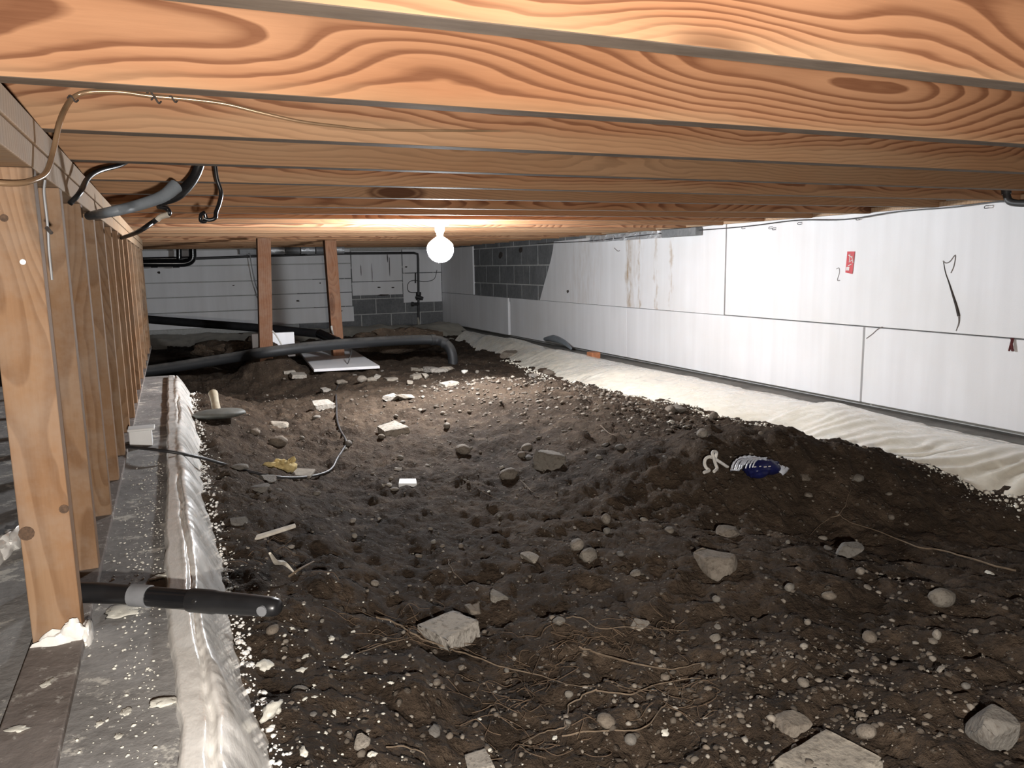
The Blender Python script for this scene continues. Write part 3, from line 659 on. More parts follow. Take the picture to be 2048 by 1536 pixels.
# brown wire stapled to the third joist
JF = JY[2]-0.005
t = thing('brown_wire', 'shiny brown wire looping from the top plate along a joist face', 'wire', tuple(at_y(148, 195, JF)))
V, F = tube_vf(catmull([at_y(-20, 365, 1.30), at_y(30, 367, 1.31), at_y(62, 362, 1.33), at_y(92, 345, 1.38), at_y(107, 300, 1.43), at_y(118, 250, 1.46), at_y(133, 213, JF-0.018), at_y(150, 193, JF), at_y(180, 184, JF), at_y(240, 184, JF), at_y(300, 192, JF), at_y(380, 199, JF), at_y(450, 208, JF), at_y(520, 225, JF), at_y(600, 243, JF), at_y(680, 253, JF), at_y(760, 260, JF), at_y(1000, 262, JF)], 8), [0.0042, 0.0042, 0.0042, 0.0036, 0.0022], 8)
wr_ = mk('wire_run', V, F, m_copper, t, smooth=True)
for px, py in ((145, 200), (303, 190), (312, 203), (345, 201)):
    c = at_y(px, py, JF-0.002)
    V, F = tube_vf(catmull([c+np.array([-0.007, 0.004, 0.003]), c+np.array([-0.002, -0.004, 0.006]), c+np.array([0.004, -0.003, -0.003]), c+np.array([0.008, 0.004, 0.001])], 4), 0.0016, 6); mk('staple', V, F, m_dark, wr_, smooth=True)
t = thing('stud_wire', 'thin wire running down the corner of the nearest studs', 'wire', tuple(at_y(97, 470, 1.335)))
V, F = tube_vf(catmull([at_y(90, 360, 1.337), at_y(88, 385, 1.337), at_y(93, 430, 1.337), at_y(96, 462, 1.337), at_y(98, 500, 1.338), at_y(104, 560, 1.338)], 6), 0.0018, 6); mk('wire_run', V, F, m_grey, t, smooth=True)
V, F = tube_vf(catmull([at_y(93, 455, 1.336), at_y(99, 462, 1.333), at_y(103, 466, 1.336)], 4), 0.003, 6); mk('staple', V, F, m_dark, t, smooth=True)
c = at_y(46, 524, 1.343)
V, F = tube_vf([c+np.array([0, 0.002, 0]), c+np.array([0, -0.0015, 0])], 0.004, 10); mk('nail_head', V, F, m_nail, wall_left, smooth=True)
for px, py, rr in ((8, 436, .0055), (53, 1067, .011), (128, 1018, .007)):
    c = at_y(px, py, 1.3446); V, F = tube_vf([c+np.array([0, .002, 0]), c+np.array([0, -.0008, 0])], rr, 12); mk('knot', V, F, m_knot, wall_left, smooth=True)

# wire and nails along the top of the right wall, foil and grey strip
t = thing('wall_wire', 'thin dark wire stapled along the top of the right wall', 'wire', tuple(at_x(1590, 441, 3.42)))
ww = tube('wire_run', [at_x(1075, 487, 3.42), at_x(1180, 482, 3.42), at_x(1320, 467, 3.42), at_x(1480, 454, 3.42), at_x(1590, 441, 3.42), at_x(1690, 439, 3.42), at_x(1790, 424, 3.42), at_x(1900, 415, 3.42), at_x(1980, 405, 3.42), at_x(2040, 402, 3.42)], 0.0035, m_iron, t, k=6)
t = thing('pipe_stub', 'dark curved pipe stub at the top right corner of the wall', 'pipe', tuple(at_x(2015, 392, 3.3)))
V, F = tube_vf(catmull([at_x(2012, 370, 3.3), at_x(2014, 392, 3.3), at_x(2022, 404, 3.3), at_x(2050, 407, 3.3), at_x(2080, 404, 3.3)], 6), 0.015, 10); mk('pipe_run', V, F, m_iron, t, smooth=True)
V, F = tube_vf([at_x(2012, 372, 3.3), at_x(2013, 388, 3.3)], 0.019, 10); mk('hub', V, F, m_iron, t, smooth=True)
t = thing('foil_tape_strip', 'crinkled silver foil strip along the top of the right wall', 'foil', tuple(at_x(1250, 476, 3.44)))
for k in range(6):
    u = at_x(1182+25*k, 482-2.4*k, 3.435); v = at_x(1206+25*k, 480-2.4*k, 3.435)
    V = []; n = 7; rows_ = []
    for i in range(n):
        for j in range(4):
            f = i/(n-1); y_ = u[1]+(v[1]-u[1])*f; z_ = 0.172+0.054*j/3
            V.append((3.432-random.uniform(0, 0.018), y_, z_))
    F = [(i*4+j, i*4+j+1, (i+1)*4+j+1, (i+1)*4+j) for i in range(n-1) for j in range(3)]
    fo = mk('foil_panel', V, F, m_foil, t); so_ = fo.modifiers.new('solid', 'SOLIDIFY'); so_.thickness = 0.003
a = at_x(1331, 478, 3.42); b = at_x(1400, 458, 3.42)
tag(box('grey_sill_pad', 3.38, 3.44, b[1], a[1], a[2]+0.01, JZ-0.004, m_block, None, 0.006), 'grey pad above the foam boards next to the foil strip', 'pad')
tr = structure(box('trim_1', 3.452, 3.56, -2, 10.2, 0.237, 0.26, m_plate, None, 0.002)); tr.name = 'trim_1'
for px, py in ((1540, 455), (1547, 457), (1598, 446), (1486, 455), (1715, 437), (1972, 413), (1360, 470)):
    c = at_x(px, py, 3.43); tube('staple', [c+np.array([0.02, 0, 0.004]), c+np.array([-0.006, 0, 0.002]), c+np.array([-0.006, 0.002, -0.008]), c+np.array([0.02, 0.002, -0.006])], 0.002, m_iron, ww, k=5, sm=3)

# red sticker, pencil mark and cracks on the right wall
WS = WX-0.0025
t = thing('red_sticker', 'small red printed sticker on the upper right foam board', 'sticker', tuple(at_x(1700, 545, WS)))
q = [at_x(1691, 545, WS), at_x(1705, 548, WS), at_x(1710, 503, WS), at_x(1695, 503, WS)]
V = [tuple(v) for v in q]+[(v[0]-0.0015, v[1], v[2]) for v in q]; lf = mk('label_face', V, BOXF, m_red, t)
for (x0, y0), (x1, y1) in [((1697, 510), (1704, 515)), ((1700, 508), (1699, 522)), ((1698, 524), (1705, 520)), ((1696, 532), (1703, 528)), ((1704, 512), (1706, 526))]:
    V, F = tube_vf([at_x(x0, y0, WS-0.002), at_x(x1, y1, WS-0.002)], 0.0025, 5); mk('print', V, F, m_paint, lf)
q = [at_x(1692, 541, WS-.002), at_x(1698, 541, WS-.002), at_x(1699, 534, WS-.002), at_x(1693, 534, WS-.002)]
V = [tuple(v) for v in q]+[(v[0]-0.001, v[1], v[2]) for v in q]; mk('print', V, BOXF, m_paint, lf)
def mark(name, pts, r, mat, label, board, X=WX-0.0005):
    ob = tube(name, [at_x(px, py, X) for px, py in pts], r, mat, board, k=5, sm=4); ob['label'] = label; return ob
mark('pencil_mark', [(1673, 538), (1678, 536), (1679, 545), (1675, 560), (1680, 561)], 0.0022, m_pencil, 'pencilled figure on the foam board beside the red sticker', B_UP)
mark('board_crack', [(1886, 522), (1892, 526), (1900, 523), (1911, 510), (1908, 532), (1902, 546)], 0.0028, m_pencil, 'crooked scratch at the top of the long crack in the foam board', B_UP)
mark('board_crack', [(1887, 524), (1891, 545), (1898, 565), (1906, 590), (1913, 612), (1918, 632)], [0.002, 0.003, 0.006, 0.008], m_dark, 'long dark crack running down the upper right foam board', B_UP)
mark('board_crack', [(1918, 628), (1918, 645), (1912, 662)], [0.006, 0.002], m_pencil, 'thin tail of the crack above the board joint', B_UP)
mark('board_crack', [(1733, 677), (1745, 668), (1755, 659), (1765, 654)], 0.003, m_pencil, 'curved scratch across a corner of the lower foam board', LOW[1])
t = thing('red_fibre_tuft', 'dark red fibre tuft stuck in the board joint at right edge', 'fibre', tuple(at_x(2026, 690, WX)))
for k in range(6):
    V, F = tube_vf(catmull([at_x(2024+random.uniform(-2, 4), 676, WX-0.004), at_x(2026+random.uniform(-6, 6), 690, WX-0.012), at_x(2026+random.uniform(-9, 9), 702, WX-0.010)], 4), 0.003, 5)
    mk('fibre', V, F, bpy.data.materials.get('dark_red_fibre') or simple('dark_red_fibre', (0.10, 0.02, 0.02), 0.9, 0.3, 60, 0), t)
mark('board_hole', [(1136, 581), (1137, 585)], 0.016, m_dark, 'small dark hole in the torn foam board', B_TORN)
mark('board_scratch', [(1229, 496), (1236, 502), (1240, 501)], 0.004, m_pencil, 'small scratch near the top of the stained torn foam board', B_TORN)
for px, py in ((1042, 500), (1001, 510)):
    c = at_x(px, py, WX+0.004); V, F = blob_vf(c, (0.012, 0.06, 0.035), px, 2); mk('block_hole', V, F, m_dark, wall_right, smooth=True)

# loose grey flap and brick piece at foot of right wall
tag(tube('membrane_flap', [at_x(1090, 678, 3.40), at_x(1108, 677, 3.36), at_x(1128, 685, 3.33), at_x(1142, 697, 3.31)], [0.018, 0.035, 0.025, 0.012], m_greyhose, k=10), 'grey torn membrane flap at the foot of the right wall', 'membrane')
c = at_z(1185, 710, -0.775); tag(box('brick_piece', c[0]-0.03, c[0]+0.05, c[1]-0.05, c[1]+0.05, c[2]-0.03, c[2]+0.025, m_orangebrick, None, 0.006), 'small orange brick piece lying on the foam by the right wall', 'brick')

# ------------------------------------------------------------------ wand lying across the left foam
WZ = -0.535
PA = [at_z(px, py, WZ) for px, py in ((150, 1185), (200, 1186), (265, 1190), (300, 1193), (380, 1200), (388, 1201), (555, 1215))]
t = thing('suction_wand', 'black plastic wand with grey coupling lying across the left foam band', 'hose', tuple(PA[0]))
V, F = tube_vf(catmull(PA[:3], 6), [0.017, 0.0175, 0.016], 18); mk('hose_cuff', V, F, m_black, t, smooth=True)
V, F = tube_vf([PA[2], PA[3]], 0.0185, 20); mk('coupling', V, F, m_grey, t, smooth=True)
V, F = tube_vf([PA[3], PA[4]], 0.0165, 18); mk('tube_section', V, F, m_gloss, t, smooth=True)
d = (PA[6]-PA[5]); L = np.linalg.norm(d); d /= L; side = np.cross(d, (0, 0, 1)); side /= np.linalg.norm(side); up = np.cross(side, d)
nozz = []; nf = []
prof = [(0.0, .0185, .0185), (0.03, .0195, .0195), (0.28, .0195, .0195), (0.31, .018, .018), (0.6, .018, .017), (0.9, .0175, .0155), (0.97, .015, .013), (1.0, .009, .008)]
K = 18
for f, a_, b_ in prof:
    c = PA[4]+d*(f*(L+0.012))
    for j in range(K): tt = 2*math.pi*j/K; nozz.append(c+side*a_*math.cos(tt)+up*b_*math.sin(tt))
for i in range(len(prof)-1):
    for j in range(K): nf.append((i*K+j, i*K+(j+1) % K, (i+1)*K+(j+1) % K, (i+1)*K+j))
nf += [tuple(range(K-1, -1, -1)), tuple(range((len(prof)-1)*K, len(prof)*K))]
nz_ = mk('nozzle', nozz, nf, m_black, t, smooth=True)
c = PA[6]-d*0.018; V, F = tube_vf([c+side*0.012, c+side*0.0185], 0.0085, 14); mk('rivet', V, F, m_grey, nz_, smooth=True)
c = PA[4]+d*0.02; V, F = tube_vf([c+side*0.015+up*0.006, c+side*0.0195+up*0.008], 0.0035, 10); mk('button', V, F, m_nail, nz_, smooth=True)

# white block on the slab
c = at_z(283, 893, SLAB); 
t = thing('white_bracket', 'small white plastic bracket standing on the footing by the studs', 'bracket', tuple(c))
V = boxv(c[0]-0.035, c[0]+0.035, c[1]-0.01, c[1]+0.05, SLAB, SLAB+0.055); mk('block_body', V, BOXF, m_white, t, bevel=0.003)
V = boxv(c[0]-0.038, c[0]+0.045, c[1]-0.015, c[1]+0.055, SLAB+0.055, SLAB+0.063); mk('top_flange', V, BOXF, m_white, t, bevel=0.002)

# long cable across floor
cp = [at_z(248, 893, SLAB+0.02), at_z(330, 902, SLAB+0.03), at_z(400, 915, -0.60), at_z(440, 926, -0.68)]
cp += [ground(px, py)+np.array([0, 0, 0.008]) for px, py in ((500, 947), (560, 959), (620, 957), (660, 944), (675, 920), (690, 896), (692, 884), (680, 862), (674, 840), (673, 815), (672, 792))]
tag(tube('black_cable', cp, 0.0052, m_iron, k=8), 'dark cable snaking from framed wall across the soil', 'cable')

# trowel-like tool
c = ground(440, 840)
t = thing('rubber_mallet', 'dark flat tool with short pale handle beside the far end of left foam', 'tool', tuple(c))
V, F = blob_vf(c+np.array([0, 0, 0.03]), (0.115, 0.07, 0.022), 3, 3, amp=0.05); mk('head', V, F, m_tool, t, smooth=True)
V, F = tube_vf([c+np.array([-.01, .02, .035]), c+np.array([-.012, .10, .075]), c+np.array([-.014, .16, .10])], [0.020, 0.018, 0.022], 12); mk('handle', V, F, m_handle, t, smooth=True)

# bag with rope
c = ground(1520, 946)
t = thing('plastic_bag', 'crumpled blue and white plastic bag lying on the soil ridge', 'bag', tuple(c))
yb_ = c[1]-0.05
def bagcurve(pts, dy): return catmull([at_y(px, py, yb_+dy+0.0012*(1578-px)*0.3) for px, py in pts], 7)
OUT = bagcurve([(1460, 941), (1466, 925), (1480, 914), (1500, 911), (1522, 915), (1545, 922), (1560, 929), (1579, 936)], 0.02)
MID = bagcurve([(1466, 941), (1473, 928), (1485, 919), (1503, 917), (1523, 919), (1544, 925), (1558, 933), (1574, 942)], 0.01)
INN = bagcurve([(1478, 942), (1484, 934), (1492, 928), (1506, 926), (1524, 924), (1541, 929), (1553, 938), (1566, 950)], 0.0)
BK = bagcurve([(1462, 945), (1470, 940), (1482, 938), (1500, 936), (1522, 936), (1545, 936), (1562, 938), (1580, 940)], 0.05)
nL = len(OUT); V = []
for k in range(nL):
    wv = 0.004*math.sin(k*1.9)
    for cu in (BK, OUT, MID, INN): V.append(cu[k]+np.array([0, 0.0, wv*(1 if cu is MID else 0.4)]))
F = [(k*4+j_, k*4+j_+1, (k+1)*4+j_+1, (k+1)*4+j_) for k in range(nL-1) for j_ in range(3)]
ob = mk('bag_film', V, F, m_bagwhite, t, smooth=True); so_ = ob.modifiers.new('solid', 'SOLIDIFY'); so_.thickness = 0.0025
cb = at_y(1522, 937, yb_+0.035); V, F = blob_vf(cb, (0.074, 0.036, 0.030), 77, 4, amp=0.22); mk('blue_contents', V, F, m_bagblue, t, smooth=True)
for k in range(6):
    x0 = 1469+k*7+random.uniform(-3, 3); V, F = tube_vf(catmull([at_y(x0, 940-k, yb_-0.004), at_y(x0+4, 929-k, yb_+0.004), at_y(x0+12, 920-0.5*k, yb_+0.02), at_y(x0+20+10*random.random(), 915+3*random.random(), yb_+0.035)], 5), [0.0016, 0.0034, 0.0022], 6); mk('film_fold', V, F, m_bagwhite, t, smooth=True)
for px, py, l_ in ((1508, 934, 4), (1519, 933, 3), (1528, 934, 5), (1537, 933, 4)):
    V, F = tube_vf([at_y(px, py, yb_-0.008), at_y(px+l_, py-0.5, yb_-0.008)], 0.0018, 5); mk('print', V, F, m_paint, t)
yr = ground(1440, 944)[1]
tag(tube('white_rope', [at_y(px, py, yr+dy) for px, py, dy in ((1468, 940, 0.03), (1455, 934, 0.01), (1440, 924, 0), (1430, 918, 0), (1420, 914, 0), (1412, 917, 0), (1409, 926, 0), (1412, 935, -.01), (1418, 941, -.02), (1408, 945, -.03))], 0.0058, m_rope, k=8), 'white rope looping out of the plastic bag', 'rope')
tag(tube('white_rope', [at_y(px, py, yr+dy) for px, py, dy in ((1428, 943, -0.03), (1434, 937, -.015), (1431, 928, -.012), (1428, 918, -.012), (1425, 908, -.01), (1427, 903, 0), (1433, 905, .01), (1431, 916, .012))], 0.0056, m_rope, k=8), 'short upright white rope end crossing the rope loop', 'rope')

# ------------------------------------------------------------------ loose timber and plaster scraps
def slab_on(name, pts, th, mat, label, cat, lift=0.0):
    mc = ground(float(np.mean([p_[0] for p_ in pts])), float(np.mean([p_[1] for p_ in pts]))); zc = mc[2]+lift-0.004
    q = [at_z(px, py, zc+th*0.5) for px, py in pts]
    V = [(v[0], v[1], zc) for v in q]+[(v[0], v[1], zc+th) for v in q]
    return tag(mk(name, V, BOXF, mat, None, (q[0][0], q[0][1], zc), bevel=0.002), label, cat)
slab_on('white_block', [(797, 972), (834, 972), (832, 962), (799, 962)], 0.020, m_white, 'small clean white block lying on the open soil', 'block')
slab_on('lath_stick', [(509, 1080), (513, 1072), (590, 1049), (592, 1053)], 0.008, m_lath, 'pale wood stick lying near the left foam band', 'stick', 0.012)
slab_on('plaster_piece', [(572, 952), (620, 955), (631, 940), (590, 938)], 0.010, m_rubble, 'flat pale plaster piece beside the cable loop', 'rubble')
c = ground(562, 936); V, F = merge([blob_vf(c+np.array([0.02*i-0.03, 0.01*(i % 2), 0.012]), (0.028, 0.02, 0.018), 70+i, 3, amp=0.9) for i in range(4)])
tag(mk('insulation_tuft', V, F, m_yellow, None, c, smooth=True), 'yellow insulation tuft beside the flat plaster piece', 'insulation')
t_ = [ground(px, py)+np.array([0, 0, dz]) for px, py, dz in ((546, 1196, 0.10), (556, 1176, 0.06), (572, 1160, 0.04), (592, 1156, 0.01))]
tag(tube('straw_stalk', t_, [0.003, 0.006, 0.005, 0.001], m_lath, k=5), 'pale flat stalk rising beside the wand nozzle', 'stalk')
t_ = [ground(px, py)+np.array([0, 0, 0.012]) for px, py in ((578, 1163), (600, 1148), (628, 1132))]
tag(tube('straw_stalk', t_, [0.003, 0.003, 0.002], m_root, k=5), 'thin brown stalk lying beyond the wand nozzle', 'stalk')

# ------------------------------------------------------------------ stones
def rock_mesh(name, seed, kind, mat, sub):
    rg = np.random.default_rng(seed)
    bm = bmesh.new(); bmesh.ops.create_icosphere(bm, subdivisions=sub, radius=1.0)
    V = np.array([v.co[:] for v in bm.verts])
    if kind == 'round':
        V *= (1+0.22*(fbm(V[:, 0]*0.9+seed, V[:, 1]*0.9+V[:, 2]*0.7+seed*2, 3)*1.6))[:, None]; V *= np.array([1, rg.uniform(.7, .95), rg.uniform(.55, .8)])
    elif kind == 'crumb':
        V *= (1+0.9*(fbm(V[:, 0]*1.5+seed, V[:, 1]*1.5+V[:, 2]*1.2+seed*2, 4, g=0.65)))[:, None]; V *= np.array([1, rg.uniform(.5, .9), rg.uniform(.5, .8)])
    else:
        V *= 1.45
        if kind == 'slab':
            N = [(0, 0, 1), (0, 0, -1), (1, .1, .1), (-1, .1, 0), (.1, 1, .1), (0, -1, .1)]; Dd = [.42, .42, .95, .95, .8, .8]
        else:
            N = [(0, 0, 1), (0, 0, -1)]+[tuple(rg.normal(size=3)) for _ in range(8)]; Dd = [.6, .6]+list(rg.uniform(.62, .95, 8))
        for n_, d_ in zip(N, Dd):
            n_ = np.array(n_)+rg.normal(size=3)*0.10; n_ /= np.linalg.norm(n_)
            e = np.maximum(0, V@n_-d_); V -= e[:, None]*n_
        V += 0.035*np.stack([fbm(V[:, 1]*3+seed, V[:, 2]*3, 3), fbm(V[:, 2]*3, V[:, 0]*3+seed, 3), fbm(V[:, 0]*3, V[:, 1]*3+seed, 3)], -1)
    V[:, 2] -= V[:, 2].min(); V[:, :2] -= (V[:, :2].max(0)+V[:, :2].min(0))/2; V /= (V[:, 0].max()-V[:, 0].min())
    for v, p in zip(bm.verts, V): v.co = p
    me = bpy.data.meshes.new(name); bm.to_mesh(me); bm.free(); me.materials.append(mat)
    if True: me.polygons.foreach_set('use_smooth', [True]*len(me.polygons))
    return me
ROUND = [rock_mesh('round_stone', 100+i, 'round', m_stone, 3) for i in range(7)]
ANG = [rock_mesh('angular_stone', 200+i, 'ang', m_rubble, 4) for i in range(6)]
ANGD = [rock_mesh('angular_stone', 220+i, 'ang', m_stone, 4) for i in range(5)]
SLABM = [rock_mesh('slab_stone', 300+i, 'slab', m_rubble, 4) for i in range(5)]
PEB = [rock_mesh('pebble', 400+i, 'round', m_stone, 2) for i in range(6)]+[rock_mesh('pebble', 420+i, 'ang', m_stone, 2) for i in range(4)]
CRUMB = [rock_mesh('crumb', 500+i, 'crumb', m_crumb, 3) for i in range(6)]
TAKEN = []
def stone(name, me, px, py, wpx, label, cat='stone', group=None, rz=None, sz=1.0, sink=0.18, tilt=0.12):
    g = ground(px, py); dist = np.linalg.norm(g); w = wpx*dist/FPX*1.02
    ob = bpy.data.objects.new(name, me); COL.objects.link(ob)
    s = w; ob.scale = (s, s, s*sz); z = gz(g[0], g[1])
    ob.location = (g[0], g[1]+0.3*w, z-sink*w*0.5)
    ob.rotation_euler = (random.uniform(-tilt, tilt), random.uniform(-tilt, tilt), random.uniform(0, 6.28) if rz is None else rz)
    TAKEN.append((g[0], g[1]+0.3*w, w)); return tag(ob, label, cat, group)
R, A, AD, S_ = ROUND, ANG, ANGD, SLABM
